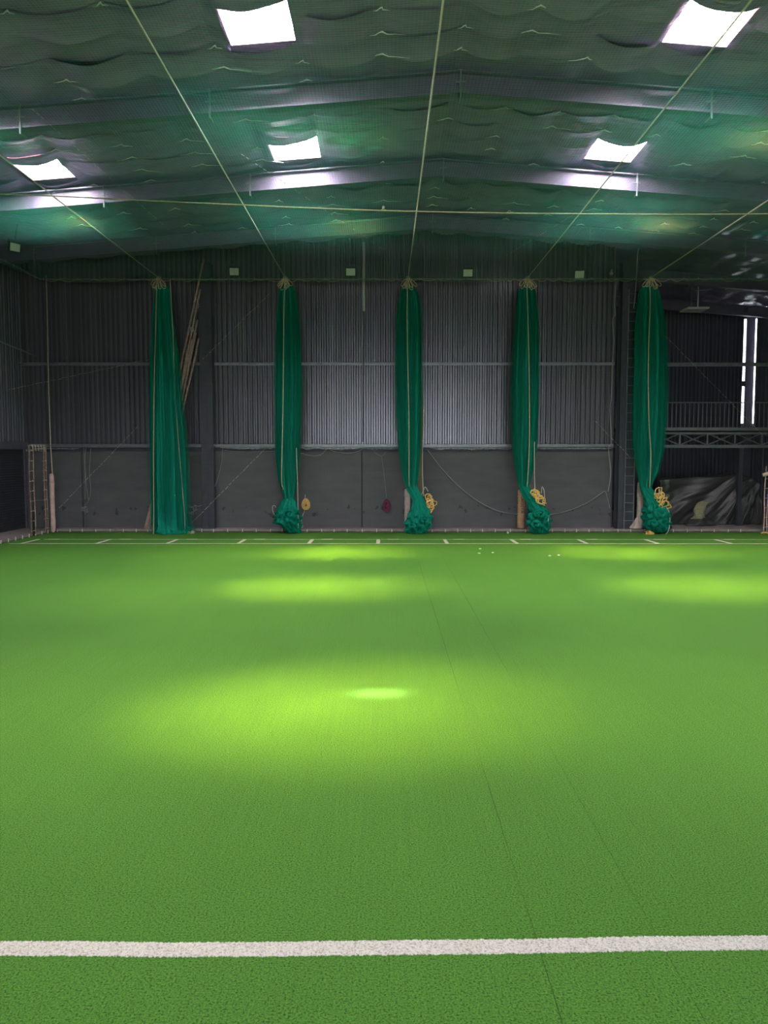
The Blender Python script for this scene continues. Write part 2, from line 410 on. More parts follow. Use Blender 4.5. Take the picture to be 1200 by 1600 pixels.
# thin pale strips modelled as glints on the film peaks at the purlins
glint_meshes = []
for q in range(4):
    w = (.12, .34, .22, .42)[q]; g_ = (1, .55, 1.5, .8)[q]; glint_meshes.append(MB().tube([(-w * g_, 0, -.05), (-w * .5 * g_, .03, -.028), (-w * .12, .01, -.006), (.02, -.01, .004), (w * .3, .02, -.020), (w * .7, .0, -.032), (w * 1.2, -.03, -.06)], [.002, .006, .011, .015, .008, .006, .002], 5).mesh('glint_strip', M['glint'], True))
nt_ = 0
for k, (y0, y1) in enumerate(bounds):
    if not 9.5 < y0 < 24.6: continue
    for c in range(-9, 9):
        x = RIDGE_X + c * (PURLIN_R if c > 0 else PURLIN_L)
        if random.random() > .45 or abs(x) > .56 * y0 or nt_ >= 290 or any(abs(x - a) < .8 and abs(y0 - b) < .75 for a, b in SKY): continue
        o = link('glint_strip', glint_meshes[random.randrange(4)], ceil, (x, y0 - .03, roof(x) - .085)); o.rotation_euler = (0, random.uniform(-.06, .06), random.uniform(-.08, .08)); nt_ += 1

sky_words = {(-7.72, 17.85): 'leftmost', (-2.05, 17.85): 'small one above the second and third nets', (5.15, 17.85): 'small one right of the ridge',
             (-2.05, 12.8): 'large one at the top edge left of centre', (5.15, 12.8): 'large one at the top right'}
for i, (sx, sy) in enumerate(SKY):
    w = empty(f'window_{i + 1}', (sx, sy, roof(sx)))
    tag(w, ('glowing square roof light in the ceiling, ' + sky_words[(sx, sy)]) if (sx, sy) in sky_words else None, kind='structure')
    sl = -SLOPE if sx > RIDGE_X else SLOPE
    def rz(x): return x * sl
    # sun comes straight through a clear patch of the pane
    hx, hy, hr, hv = .2, 0, .11, .05
    if sx == -7.72: hx = -.36
    if sy == 17.85: hy = -.42
    if sy == 12.8: hy = .40
    if sy == 6.0: hx, hy, hr, hv = -.30, .33, .20, .10
    if sx > RIDGE_X: hr = 0
    mb = MB()
    def quad(x0, x1, y0, y1): mb.add([(x, y, rz(x) + .15) for x, y in ((x0, y0), (x0, y1), (x1, y1), (x1, y0))], [(0, 1, 2, 3)])
    if hr:
        quad(-HW, hx - hr, -HD, HD); quad(hx - hr, min(hx + hr, HW), -HD, hy - hv); quad(hx - hr, min(hx + hr, HW), hy + hv, HD)
        if hx + hr < HW: quad(hx + hr, HW, -HD, HD)
    else: quad(-HW, HW, -HD, HD)
    mb.obj('pane', M['pane'], w)
    mb = MB()
    for (xa, ya, xb, yb) in ((-HW, -HD, HW, -HD), (HW, -HD, HW, HD), (HW, HD, -HW, HD), (-HW, HD, -HW, -HD)):
        q = .012
        ox = q if xa == xb and xa > 0 else (-q if xa == xb else 0); oy = q if ya == yb and ya > 0 else (-q if ya == yb else 0)
        v = [(xa, ya, rz(xa) - .03), (xb, yb, rz(xb) - .03), (xb, yb, rz(xb) + .15), (xa, ya, rz(xa) + .15)]
        v += [(p[0] + ox, p[1] + oy, p[2]) for p in v]
        mb.add(v, [(0, 1, 2, 3), (7, 6, 5, 4), (0, 4, 5, 1), (2, 6, 7, 3)])
    mb.obj('curb', M['curb'], w)
    for dx in (-.25, .05, .22):
        MB().box(dx - .008, dx + .008, -HD, HD, rz(dx) + .10, rz(dx) + .12).obj('glazing_bar', M['curb'], w)
    ld = bpy.data.lights.new('rooflight_beam', 'AREA'); ld.shape = 'RECTANGLE'; ld.size = .55; ld.size_y = 1.0
    ld.energy = BEAM_W; ld.spread = math.radians(BEAM_SPREAD); ld.color = (1, .66, .16)
    lean = {-7.72: .75, -2.05: .90}.get(sx, .82)
    if sy == 6.0: ld.energy *= 1.25; lean += .09
    lo = bpy.data.objects.new('rooflight_beam', ld); COL.objects.link(lo); lo.parent = w
    lo.location = (0, 0, .02); lo.rotation_euler = Vector((lean, .145, -1)).to_track_quat('-Z', 'Y').to_euler()
    l2 = ld.copy(); l2.name = 'rooflight_scatter'; l2.spread = math.radians(46); l2.energy = ld.energy * .75; l2.color = (1, .78, .36)
    lo2 = bpy.data.objects.new('rooflight_scatter', l2); COL.objects.link(lo2); lo2.parent = w; lo2.location = (0, 0, .03); lo2.rotation_euler = Vector((lean * .8, .145, -1)).to_track_quat('-Z', 'Y').to_euler()

# ------------------------------------------------------------------ steel frames
FR = 4.15
raf_y = [14.55 + FR * k for k in range(5)] + [9.3, 3.9, -1.5, -6.9, -12.3]
names = {9.3: 'first one above the frame', 3.9: 'one over the front crease line', -1.5: 'one over the viewer', -6.9: 'one behind the viewer', -12.3: 'one by the added front opening', 14.55: 'nearest in view', 18.7: 'middle one in view', 22.85: 'one just before the far wall', 27.0: 'one above the recess', 31.15: 'one at the back of the recess'}
HANG_X = [-10.2, -6.65, -3.2, 1.35, 5.9, 10.4]
for ry in raf_y:
    mb = MB()
    for x0, x1 in ((XL + .05, RIDGE_X), (RIDGE_X, XR - .05)):
        if ry > YB and x1 <= RIDGE_X + .01: continue
        if ry > YB: x0 = X_REC + .1
        for yo, t0, t1 in ((.006, .62, .22), (.11, .245, .22), (.11, .62, .585)):
            v = [(x, ry + sy * yo, roof(x) - t) for x in (x0, x1) for t in (t0, t1) for sy in (-1, 1)]
            mb.add(v, [(0, 1, 3, 2), (4, 6, 7, 5), (0, 4, 5, 1), (2, 3, 7, 6), (0, 2, 6, 4), (1, 5, 7, 3)])
    wd = next(w for q, w in names.items() if abs(q - ry) < .1)
    rf = mb.obj('roof_rafter', M['steel']); tag(rf, f'dark steel roof rafter across the hall, {wd}', 'beam', 'roof rafters')
    for hx in HANG_X:
        if ry > YB and hx < X_REC: continue
        b = MB().bar((hx, ry - .13, roof(hx) - .74), (hx, ry - .13, roof(hx) - .22), .03, .03)
        b.bar((hx - .09, ry - .13, roof(hx) - .44), (hx + .09, ry - .13, roof(hx) - .44), .025, .025)
        b.bar((hx, ry - .14, roof(hx) - .70), (hx, ry + .12, roof(hx) - .70), .03, .03)
        b.obj('hanger', M['deck'], rf)
def ibeam_column(px, y, label, w=.30, d=.34, top=None, name='steel_column', m='column'):
    x = P(px, 700, y).x; t = top or roof(x) - .60
    mb = MB().box(x - w / 2, x + w / 2, y - d / 2, y - d / 2 + .02, PLINTH, t).box(x - w / 2, x + w / 2, y + d / 2 - .02, y + d / 2, PLINTH, t)
    mb.box(x - .008, x + .008, y - d / 2, y + d / 2, PLINTH, t)
    o = mb.obj(name, M[m]); tag(o, label, 'column')
    MB().box(x - w / 2 - .05, x + w / 2 + .05, y - d / 2 - .05, y - .03, PLINTH, PLINTH + .03).obj('base_plate', M[m], o)
    for k in range(3):
        z = 2.3 + k * 2.4
        MB().box(x - w / 2, x + w / 2, y - d / 2 - .012, y - d / 2, z, z + .18).obj('splice_plate', M[m], o)
    return o
ibeam_column(326, 24.70, 'dark steel wall column between the first and second hanging nets', .38)
c2 = ibeam_column(650, 24.70, 'dark steel wall column beside the middle hanging net', .34)
ibeam_column(977, 24.72, 'broad dark steel column at the edge of the recess', .52, .42)
ibeam_column(1157, 25.72, 'slim dark post under the mezzanine beside the black tarpaulin', .13, .13, 2.70, 'mezzanine_post')
o = MB().box(P(653, 700, 24.3).x, P(661, 700, 24.3).x, 24.34, 24.40, PLINTH, 4.6).obj('timber_post', M['wood']); tag(o, 'weathered olive timber plank standing behind the middle hanging net', 'plank')

def girt(px0, px1, y, z, h, m, label, d=.07, lip=.02):
    x0, x1 = (P(px0, 700, y).x if px0 is not None else XL), P(px1, 700, y).x
    mb = MB().box(x0, x1, y - d, y, z + h - .012, z + h).box(x0, x1, y - .012, y, z, z + h).box(x0, x1, y - d, y, z, z + .012)
    mb.box(x0, x1, y - d, y - d + .012, z + h - lip - .012, z + h)
    o = mb.obj('wall_girt', M[m]); tag(o, label, 'beam', 'horizontal wall rails'); return o
ZG = P(600, 571, 24.9).z
girt(None, 957, 24.94, ZG, .10, 'girt', 'long grey steel rail running across the ribbed wall at mid height')
girt(985, 1300, 24.94, ZG - .03, .12, 'deck', 'grey steel rail crossing in front of the recess at mid height')
ZL = P(600, 699, 24.85).z
o = girt(None, 957, 24.93, ZL, .11, 'girt', 'grey steel rail on top of the plastered lower wall', .14, .06)
# crumpled film squeezed out below the rail
def crumple(px0, px1, wd, zz, hh=.07, amp=1.0):
    x0, x1 = P(px0, 700, 24.8).x, P(px1, 700, 24.8).x; n = int((x1 - x0) / .04); v = []; f = []; rows_ = 7
    r = random.Random(int(px0))
    for i in range(n + 1):
        x = x0 + (x1 - x0) * i / n; e = min(1, i / 6, (n - i) / 6)
        bulge = .5 + .35 * math.sin(x * 5.1 + px0) + .25 * math.sin(x * 11.7)
        for j in range(rows_):
            a = math.pi * j / (rows_ - 1)
            v.append((x, 24.80 - (.025 + .05 * bulge * e * amp) * math.sin(a) + r.uniform(-.012, .012), zz - hh * (.4 + .5 * bulge * amp) * e * (1 - math.cos(a)) / 2 + r.uniform(-.01, .01)))
    for i in range(n):
        for j in range(rows_ - 1): f.append((i * rows_ + j, i * rows_ + j + 1, (i + 1) * rows_ + j + 1, (i + 1) * rows_ + j))
    o = MB().add(v, f).obj('film_roll', M['foil'], smooth=False); tag(o, 'crumpled silvery film under the wall rail, ' + wd, 'film', 'crumpled film strips'); return o
crumple(22, 124, 'at the far left', ZL - .03, .06, .5)
crumple(345, 432, 'right of the first column', ZL - .01)
crumple(468, 566, 'between second and third nets, left piece', ZL - .01, .09)
crumple(567, 626, 'between second and third nets, right piece', ZL - .03, .06, .6)
crumple(672, 802, 'between third and fourth nets', ZL - .02, .08)
crumple(838, 956, 'right of the fourth net', ZL - .03, .05, .5)

# conduit on the wall
c = MB().tube([P(568.5, 379, 24.78), P(568.5, 486, 24.78)], .045, 8).obj('conduit', M['pvc'], smooth=True); tag(c, 'pale vertical conduit on the upper wall above the second net gap', 'pipe')
MB().tube([P(568.5, 486, 24.85), P(567, 690, 24.85)], .025, 6).obj('lower_pipe', M['steel'], c)

# ------------------------------------------------------------------ roller shutter on the left wall
sh = MB().box(XL + .03, XL + .06, 20.4, 24.75, PLINTH, 2.62).obj('door_1', M['shutter']); tag(sh, 'black roller shutter at the left edge with horizontal slats', kind='structure')
slat = MB().tube([(0, 20.4, 0), (0, 24.75, 0)], .032, 6).mesh('slat', M['shutter'])
for k in range(34): link('slat', slat, sh, (XL + .06, 0, PLINTH + .04 + k * .075))
MB().box(XL + .02, XL + .20, 20.2, 24.85, 2.62, 2.85).obj('hood', M['steel'], sh)
MB().box(XL + .02, XL + .12, 24.75, 24.86, PLINTH, 2.62).obj('guide', M['steel'], sh)

# ------------------------------------------------------------------ mezzanine in the recess
YM = 25.7
mz = empty('mezzanine', (11.4, YM, PLINTH)); tag(mz, 'steel mezzanine with railing and braced truss edge in the right hand recess', 'mezzanine')
def pz(m): m.obj
def part(mb, name, m, parent=None, smooth=False):
    o = mb.obj(name, m, smooth=smooth); p = parent or mz
    o.parent = p; o.matrix_parent_inverse = Matrix.Translation(-Vector(mz.location)) if p is mz else Matrix.Identity(4)
    return o
zt, zb = P(1100, 668, YM).z, P(1100, 697.5, YM).z
x0m, x1m = X_REC + .10, XR - .45
part(MB().box(x0m, x1m, YM + .06, YR - .06, zt - .05, zt - .01), 'deck', M['deck'])
part(MB().box(P(980, 668, YM).x, x1m, YM - .06, YM + .06, zt - .10, zt), 'edge_beam', M['girt'])
part(MB().box(x0m, x1m, YM - .03, YM + .03, zt - .22, zt - .16), 'top_chord', M['deck'])
part(MB().box(x0m, x1m, YM - .05, YM + .05, zb - .05, zb + .05), 'bottom_chord', M['deck'])
vx = [P(p, 690, YM).x for p in (978, 1020, 1062, 1105, 1148, 1190, 1233, 1276)] + [x1m - .05]
for a, b in zip(vx[:-1], vx[1:]):
    part(MB().bar((a, YM, zb), (a, YM, zt - .2), .05, .04), 'truss_post', M['deck'])
    part(MB().bar((a, YM + .02, zb + .04), (b, YM + .02, zt - .2), .03, .03), 'brace', M['deck'])
    part(MB().bar((a, YM - .02, zt - .2), (b, YM - .02, zb + .04), .03, .03), 'brace', M['deck'])
zr = P(1100, 629, YM).z
rl = part(MB().bar((x0m, YM, zr), (x1m, YM, zr), .035, .035), 'handrail', M['deck'])
n = int((x1m - x0m) / .145)
bm = MB().box(-.011, .011, YM - .011, YM + .011, zt, zr).mesh('baluster', M['girt'])
for k in range(n + 1):
    o = link('baluster', bm, mz); o.matrix_parent_inverse = Matrix.Translation(-Vector(mz.location)); o.location = (x0m + .05 + k * .145, 0, 0)

# ladder by the column
yl = 24.46
la = P(977.5, 700, yl).x; lb = P(992, 700, yl).x
lad = empty('wall_ladder', (la, yl, PLINTH)); tag(lad, 'thin dark steel ladder fixed beside the recess column', 'ladder')
ztop = P(985, 452, yl).z
inv = Matrix.Translation(-Vector(lad.location))
for x in (la, lb):
    o = MB().box(x - .012, x + .012, yl - .02, yl + .02, PLINTH, ztop).obj('rail', M['girt'], lad); o.matrix_parent_inverse = inv
rm = MB().tube([(la, yl, 0), (lb, yl, 0)], .011, 6).mesh('rung', M['girt'])
z = .35
while z < ztop:
    o = link('rung', rm, lad, (0, 0, z)); o.matrix_parent_inverse = inv; z += .285
# cables at the recess edge
def cable(name, pts, r, m, label, cat, group=None, n=6):
    o = MB().tube(pts, r, n).obj(name, M[m], smooth=True); tag(o, label, cat, group); return o
def curve(pts, sub=8):
    """Catmull-Rom through points"""
    p = [Vector(q) for q in pts]; p = [p[0] * 2 - p[1]] + p + [p[-1] * 2 - p[-2]]; out = []
    for i in range(1, len(p) - 2):
        for k in range(sub):
            t = k / sub
            out.append(.5 * ((2 * p[i]) + (p[i + 1] - p[i - 1]) * t + (2 * p[i - 1] - 5 * p[i] + 4 * p[i + 1] - p[i + 2]) * t * t + (3 * p[i] - p[i - 1] - 3 * p[i + 1] + p[i + 2]) * t ** 3))
    out.append(p[-2]); return out
def pc(lst, Y, sub=8): return curve([P(a, b, Y) for a, b in lst], sub)
cable('wall_cable', pc([(963, 436), (960, 470), (961, 492), (957, 500), (959, 530), (957, 570), (955, 622), (953, 640), (955, 690), (951, 700), (954, 740), (950, 768)], 24.45), .016, 'rope_g', 'grey cable running down the left edge of the recess column', 'cable')
cable('ceiling_cable', pc([(998, 388), (996, 400), (993, 455), (990, 482)], 24.3), .016, 'rope_g', 'thin cable dropping from the ceiling left of the last net', 'cable')

# hanging panel lamp
pb = P(1085, 484, 29.0)
hp = empty('panel_lamp', pb); tag(hp, 'flat pale panel lamp hung from rods in the recess', 'lamp')
pm = MB().box(-.40, .40, -.40, .40, -.03, .03).obj('plate', M['white'], hp); bevel(pm, .012)
MB().box(-.36, .36, -.36, .36, -.04, -.03).obj('diffuser', M['lamp_l'], pm)
zt_ = roof(pb.x) - .1 - pb.z
MB().tube([(.12, 0, .03), (.12, 0, zt_)], .018, 6).obj('rod', M['white'], hp)
for k in range(9):
    z0 = .05 + k * .075; a = [(-.12 + (.022 * math.cos(t) if k % 2 else 0), (0 if k % 2 else .022 * math.cos(t)), z0 + .045 * math.sin(t)) for t in np.linspace(0, 2 * math.pi, 10)[:-1]]
    MB().tube(a, .007, 5, True).obj('chain_link', M['girt'], hp)
MB().tube([(-.12, 0, .05 + 9 * .075), (-.12, 0, zt_)], .008, 5).obj('hanger_wire', M['girt'], hp)

# black tarpaulin over stored gear
def tarp():
    nx, nz = 110, 60; v = []; f = []
    xa, xb_ = P(1030, 800, 26).x, P(1189, 800, 26).x
    for j in range(nz + 1):
        t = j / nz
        for i in range(nx + 1):
            s = i / nx; x = xa + (xb_ - xa) * s
            top = np.interp(s, [0, .1, .45, .78, .83, 1], [1.62, 1.66, 1.68, 1.80, 1.78, 1.45])
            # sweeping folds gathered at the right hand top, vertical pleats at both sides
            ang = math.atan2((1 - t) * top * .9 + .05, (1.02 - s) * 3.1 + .03); rad = math.hypot((1.02 - s) * 3.1, (1 - t) * top)
            wr = .075 * math.sin(ang * 21 + 2.2 * math.sin(rad * 1.3)) * min(1, rad) + .02 * math.sin(ang * 47 + rad * 2.1)
            wr += .035 * math.sin(s * 60 + 2 * math.sin(t * 3)) * max(0, 1 - s * 4.2) + .02 * math.sin(s * 95 + t * 4) * max(0, s * 4 - 3)
            wr += .02 * math.sin(s * 19 + t * 9) + .014 * math.sin(ang * 90 + 3 * math.sin(rad * 3)) * min(1, rad)
            if t < .8:
                q = t / .8; z = PLINTH + .01 + q * (top - PLINTH); y = 25.95 + .10 * q - wr * (.5 + .5 * math.sin(math.pi * min(1, q + .25)))
            else:
                q = (t - .8) / .2; z = top - .03 * q - .4 * wr; y = 26.05 + .9 * q
            v.append((x, y, z))
    for j in range(nz):
        for i in range(nx): a = j * (nx + 1) + i; f.append((a, a + 1, a + nx + 2, a + nx + 1))
    o = MB().add(v, f).obj('tarpaulin', M['tarp'], smooth=True); tag(o, 'wrinkled black tarpaulin draped over stored gear under the mezzanine', 'tarpaulin')
    m = o.modifiers.new('thick', 'SOLIDIFY'); m.thickness = .006
tarp()

# khaki sack on a dark bundle
def lump(name, m, prof, loc, label, cat, depth=.7, amp=.12, seed=1, nseg=28):
    """prof: list of (dx_left, dx_right, z) sections bottom to top"""
    r = random.Random(seed); ph = [r.uniform(0, 6.28) for _ in range(8)]; v = []; f = []
    for j, (l, rr, z) in enumerate(prof):
        cx = (l + rr) / 2; w = (rr - l) / 2
        for i in range(nseg):
            a = 2 * math.pi * i / nseg
            k = 1 + amp * (math.sin(3 * a + ph[0] + z * 6) + .7 * math.sin(5 * a + ph[1] - z * 9) + .5 * math.sin(9 * a + ph[2] + z * 13)) / 1.6
            v.append((cx + w * k * math.cos(a), -w * depth * k * math.sin(a), z))
    m_ = len(prof)
    for j in range(m_ - 1):
        for i in range(nseg): f.append((j * nseg + i, j * nseg + (i + 1) % nseg, (j + 1) * nseg + (i + 1) % nseg, (j + 1) * nseg + i))
    f += [tuple(range(nseg))[::-1], tuple((m_ - 1) * nseg + i for i in range(nseg))]
    o = MB().add(v, f).obj(name, M[m], smooth=True, loc=loc)
    if label: tag(o, label, cat)
    sb = o.modifiers.new('sub', 'SUBSURF'); sb.levels = sb.render_levels = 1
    return o
sk = P(1091, 826, 25.55)
lump('dark_bundle', 'tarp', [(-.62, .50, 0), (-.55, .48, .07), (-.38, .36, .18), (-.2, .22, .27), (-.06, .08, .30)], (sk.x + .05, 25.55, PLINTH), 'low black bundle on the plinth under the khaki sack', 'bundle', .5, .28, 4)
lump('khaki_sack', 'sack', [(-.30, .16, .0), (-.26, .16, .03), (-.17, .14, .07), (-.16, .17, .18), (-.19, .15, .28), (-.15, .19, .38), (-.12, .17, .46), (-.10, .24, .53), (-.02, .27, .58), (.06, .2, .61)], (sk.x + .02, 25.50, PLINTH + .23), 'limp khaki sack standing in front of the black tarpaulin', 'sack', .45, .30, 9)

# ------------------------------------------------------------------ floodlights on the back net line
def flood(px, py, Y, label, rz=0.0, tilt=.35, sc=1.0):
    p = P(px, py, Y); e = empty('floodlight', p); tag(e, label, 'floodlight', 'floodlights on the far wall'); e.rotation_euler = (tilt, 0, rz); e.scale = (sc,) * 3
    h = MB().box(-.165, .165, -.02, .05, -.14, .14).obj('housing', M['lamp_b'], e); bevel(h, .012)
    g = MB().box(-.14, .14, -.028, -.018, -.115, .10).obj('lens', M['lamp_l'], e); bevel(g, .004, 1)
    MB().tube([(-.18, .02, 0), (-.18, .02, .19), (.18, .02, .19), (.18, .02, 0)], .012, 5).obj('bracket', M['steel'], e)
    MB().tube([(0, .02, .19), (0, .44, .16)], .016, 5).obj('arm', M['steel'], e)
    for k in range(7): MB().box(-.13 + k * .043, -.12 + k * .043, .05, .085, -.10, .10).obj('cooling_fin', M['lamp_b'], h)
    return e
for px, py, wd, rz in ((366, 424, 'between the first and second nets', .12), (548, 424.5, 'between the second and third nets', 0), (731, 426, 'between the third and fourth nets', 0), (905.5, 428.5, 'between the fourth and fifth nets', -.1)):
    flood(px, py, 24.55, 'small square floodlight on the wall ' + wd, rz)
fl5 = flood(23, 386, 21.3, 'small dark floodlight tilted on the upper left wall', .9, .2, .95)
MB().tube([(0, .02, .19), (0, -.08, .62)], .014, 5).obj('hanger_rod', M['steel'], fl5)
e = P(955, 430, 24.5); o = lump('wall_camera', 'white', [(-.05, .05, 0), (-.06, .06, .04), (-.05, .05, .09), (-.02, .02, .11)], e, 'tiny white dome camera near the top of the recess column', 'camera', 1, 0)
MB().bar((0, 0, .1), (.06, .12, .2), .03, .03).obj('bracket', M['white'], o)

# ------------------------------------------------------------------ nets: overhead, back, sides
CELL = .05
def sagz(x, y):
    """net hangs a little between the long ropes"""
    s = np.abs(np.sin((x + 3.1) / 3.8 * math.pi)) * .10 + np.abs(np.sin((y - 24) / 7.0 * math.pi)) * .12
    return NZ - .02 - s
Y0N = -6.0
xl = np.arange(NX0, NX1 + .01, CELL); yl_ = np.arange(Y0N, NY + .01, CELL)
yy = np.linspace(Y0N, NY, 60); xx = np.linspace(NX0, NX1, 60)
wob = lambda n: RNG.normal(0, .004, n)
A = np.zeros((len(xl), len(yy), 3)); A[..., 0] = xl[:, None] + wob(len(xl))[:, None]; A[..., 1] = yy[None]; A[..., 2] = sagz(A[..., 0], A[..., 1])
B = np.zeros((len(yl_), len(xx), 3)); B[..., 1] = yl_[:, None] + wob(len(yl_))[:, None]; B[..., 0] = xx[None]; B[..., 2] = sagz(B[..., 0], B[..., 1])
v, f = join_np([strands_np(A, .0013), strands_np(B, .0013)])
o = link('overhead_net', np_mesh('overhead_net', v, f, M['net_top'])); tag(o, 'fine green mesh net stretched overhead below the roof', 'net', kind='stuff')

def flat_net(name, p0, p1, z0, z1, label, r=.0017):
    a = np.array(p0); b = np.array(p1); L = np.linalg.norm(b - a); n = int(L / CELL)
    ts = np.linspace(0, 1, n + 1); Vt = np.zeros((n + 1, 2, 3)); Vt[..., :2] = (a + (b - a) * ts[:, None])[:, None, :]; Vt[:, 0, 2] = z0; Vt[:, 1, 2] = z1
    zs = np.arange(z0, z1, CELL); H = np.zeros((len(zs), 2, 3)); H[:, 0, :2] = a; H[:, 1, :2] = b; H[..., 2] = zs[:, None]
    v, f = join_np([strands_np(Vt, r), strands_np(H, r)])
    o = link(name, np_mesh(name, v, f, M['net_b'])); tag(o, label, 'net', kind='stuff'); return o
flat_net('back_net', (NX0, NY + .08), (NX1, NY + .08), .02, NZ, 'thin black mesh net hanging across the far end')
flat_net('side_net', (NX0, NY - 1.15), (NX0, Y0N), .02, NZ, 'thin black mesh net along the left side of the pitch')
flat_net('side_net', (NX1, NY + .08), (NX1, Y0N), .02, NZ, 'thin black mesh net along the right side of the pitch')

# ropes carrying the nets
def wavy(a, b, n, amp, seed):
    r = random.Random(seed); a = Vector(a); b = Vector(b)
    return [a.lerp(b, i / n) + Vector((0, r.uniform(-amp, amp), r.uniform(-amp, amp))) for i in range(n + 1)]
net_px = [251, 447, 637.5, 823, 1014]
net_x = [P(p, 436, NY).x for p in net_px]
ordn = ['first', 'second', 'middle', 'fourth', 'fifth']
for i, x in enumerate(net_x):
    cable('overhead_rope', [(x, y, NZ - .02 - .05 * math.sin(math.pi * (y - Y0N) / (NY - Y0N))) for y in np.linspace(Y0N, NY, 24)], .013, 'line_rope', f'pale rope running overhead towards the {ordn[i]} hanging net', 'rope', 'long overhead ropes')
cable('overhead_rope', [(net_x[4] + .04 + .22 * t, NY - 24 * t, NZ + .02) for t in np.linspace(0, 1, 12)], .009, 'rope_w', 'thinner pale rope doubled beside the rope of the fifth net', 'rope', 'long overhead ropes')
yc0, yc1 = 16.6, 17.4
zc = lambda px, py, Y: P(px, py, Y)
cable('cross_rope', curve([(NX0, 15.9, NZ - .10), P(0, 303, 16.2), P(330, 318, 16.6), P(600, 329, 16.8), P(900, 334, 16.85), P(1200, 334, 16.9), (NX1, 16.95, NZ - .14)]), .012, 'rope', 'long yellowish rope crossing overhead from side to side', 'rope')
kn = P(599, 325, 16.75); o = lump('rope_knot', 'rope_w', [(-.02, .02, -.03), (-.035, .03, 0), (-.02, .02, .05)], kn, 'small knot on the yellowish cross rope near the middle', 'knot', 1, .2)
# head rope with spiral lacing
hr = MB().tube(wavy((NX0, NY, NZ - .02), (NX1, NY, NZ - .02), 90, .008, 3), .012, 5).obj('head_rope', M['rope_w'], smooth=True); tag(hr, 'laced head rope along the top of the far net', 'rope')
k = 0; x = NX0 + .1; rr = random.Random(5)
while x < NX1 - .4:
    w = rr.uniform(.28, .62); dip = rr.uniform(.03, .085)
    pts = [(x + w * t, NY - .015, NZ - .02 - dip * math.sin(math.pi * t)) for t in np.linspace(0, 1, 7)]
    MB().tube(pts, .008, 4).obj('lacing', M['rope_w'], hr, True)
    MB().tube([(x, NY - .01, NZ + .015), (x + .012, NY - .025, NZ - .03), (x, NY - .01, NZ - .06)], .011, 4).obj('tie', M['rope_w'], hr, True)
    x += w
sr = MB().tube(wavy((NX0, NY, NZ - .02), (NX0, Y0N, NZ - .02), 60, .01, 4), .011, 5).obj('head_rope', M['rope_w'], smooth=True); tag(sr, 'head rope running up the left side towards the viewer', 'rope')
for k in range(20):
    y = NY - .4 - k * .45
    MB().tube([(NX0, y, NZ + .02), (NX0 + .02, y, NZ - .03), (NX0, y + .02, NZ - .07)], .010, 4).obj('tie', M['rope_w'], sr, True)
sr = MB().tube(wavy((NX1, NY, NZ - .02), (NX1, Y0N, NZ - .02), 60, .01, 4), .011, 5).obj('head_rope', M['rope_w'], smooth=True); tag(sr, 'head rope running along the right side out of view', 'rope')
# foot rope pegged to the plinth
fr = MB().tube(wavy((NX0, NY + .30, .012), (NX1, NY + .30, .012), 90, .006, 8), .014, 5).obj('foot_rope', M['bamboo_d'], smooth=True); tag(fr, 'dark foot rope with white ties along the far edge of the turf', 'rope')
x = NX0 + .15
tm = MB().tube([(0, 0, -.005), (.006, -.012, .045), (0, .01, .10)], .013, 5).mesh('tie', M['white'], True)
while x < NX1 - .2:
    link('tie', tm, fr, (x, NY + .28, 0)); x += rr.uniform(.36, .48)
fr = MB().tube(wavy((NX0, NY + .2, .012), (NX0, 4, .012), 60, .006, 9), .014, 5).obj('foot_rope', M['bamboo_d'], smooth=True); tag(fr, 'dark foot rope with white ties along the left edge of the turf', 'rope')
for k in range(40): link('tie', tm, fr, (NX0 + .02, NY - .1 - k * .42, 0))
# mending seams stitched into the far net
def dashed(p, q, Y, label, seed, r=.006):
    rr = random.Random(seed); a = P(*p, Y); b = P(*q, Y); mb = MB(); t = 0; L = (b - a).length
    while t < 1:
        d = rr.uniform(.05, .14) / L
        A_, B_ = a.lerp(b, t), a.lerp(b, min(1, t + d)); j = Vector((0, 0, rr.uniform(-.012, .012)))
        mb.tube([A_ + j, B_ + j], r * rr.uniform(.5, 1.1), 4); t += d + rr.uniform(.01, .06) / L
    o = mb.obj('mending_seam', M['rope_w']); tag(o, label, 'seam', 'stitched seams in the far net', 'stuff')
dashed((92, 794), (215, 667), NY + .05, 'dashed stitched seam slanting over the wall left of the first net', 1)
dashed((300, 817), (415, 700), NY + .05, 'dashed stitched seam slanting over the lower wall right of the first net', 2)
dashed((317, 561), (420, 460), NY + .05, 'dashed stitched seam slanting over the upper wall before the second net', 3)
dashed((1038, 523), (1192, 680), NY + .05, 'dashed stitched seam slanting across the recess right of the fifth net', 4)
dashed((930, 658), (985, 715), NY + .05, 'short dashed seam beside the recess column', 5)
dashed((0, 612), (240, 560), NY + .05, 'pale seam sloping gently across the upper left wall', 6, .007)
cable('tension_cable', [P(-30, 520, 21.6), P(0, 533, 22.3), P(57, 557, 23.9)], .022, 'rope_g', 'grey slanting tube at the upper left edge', 'tube')
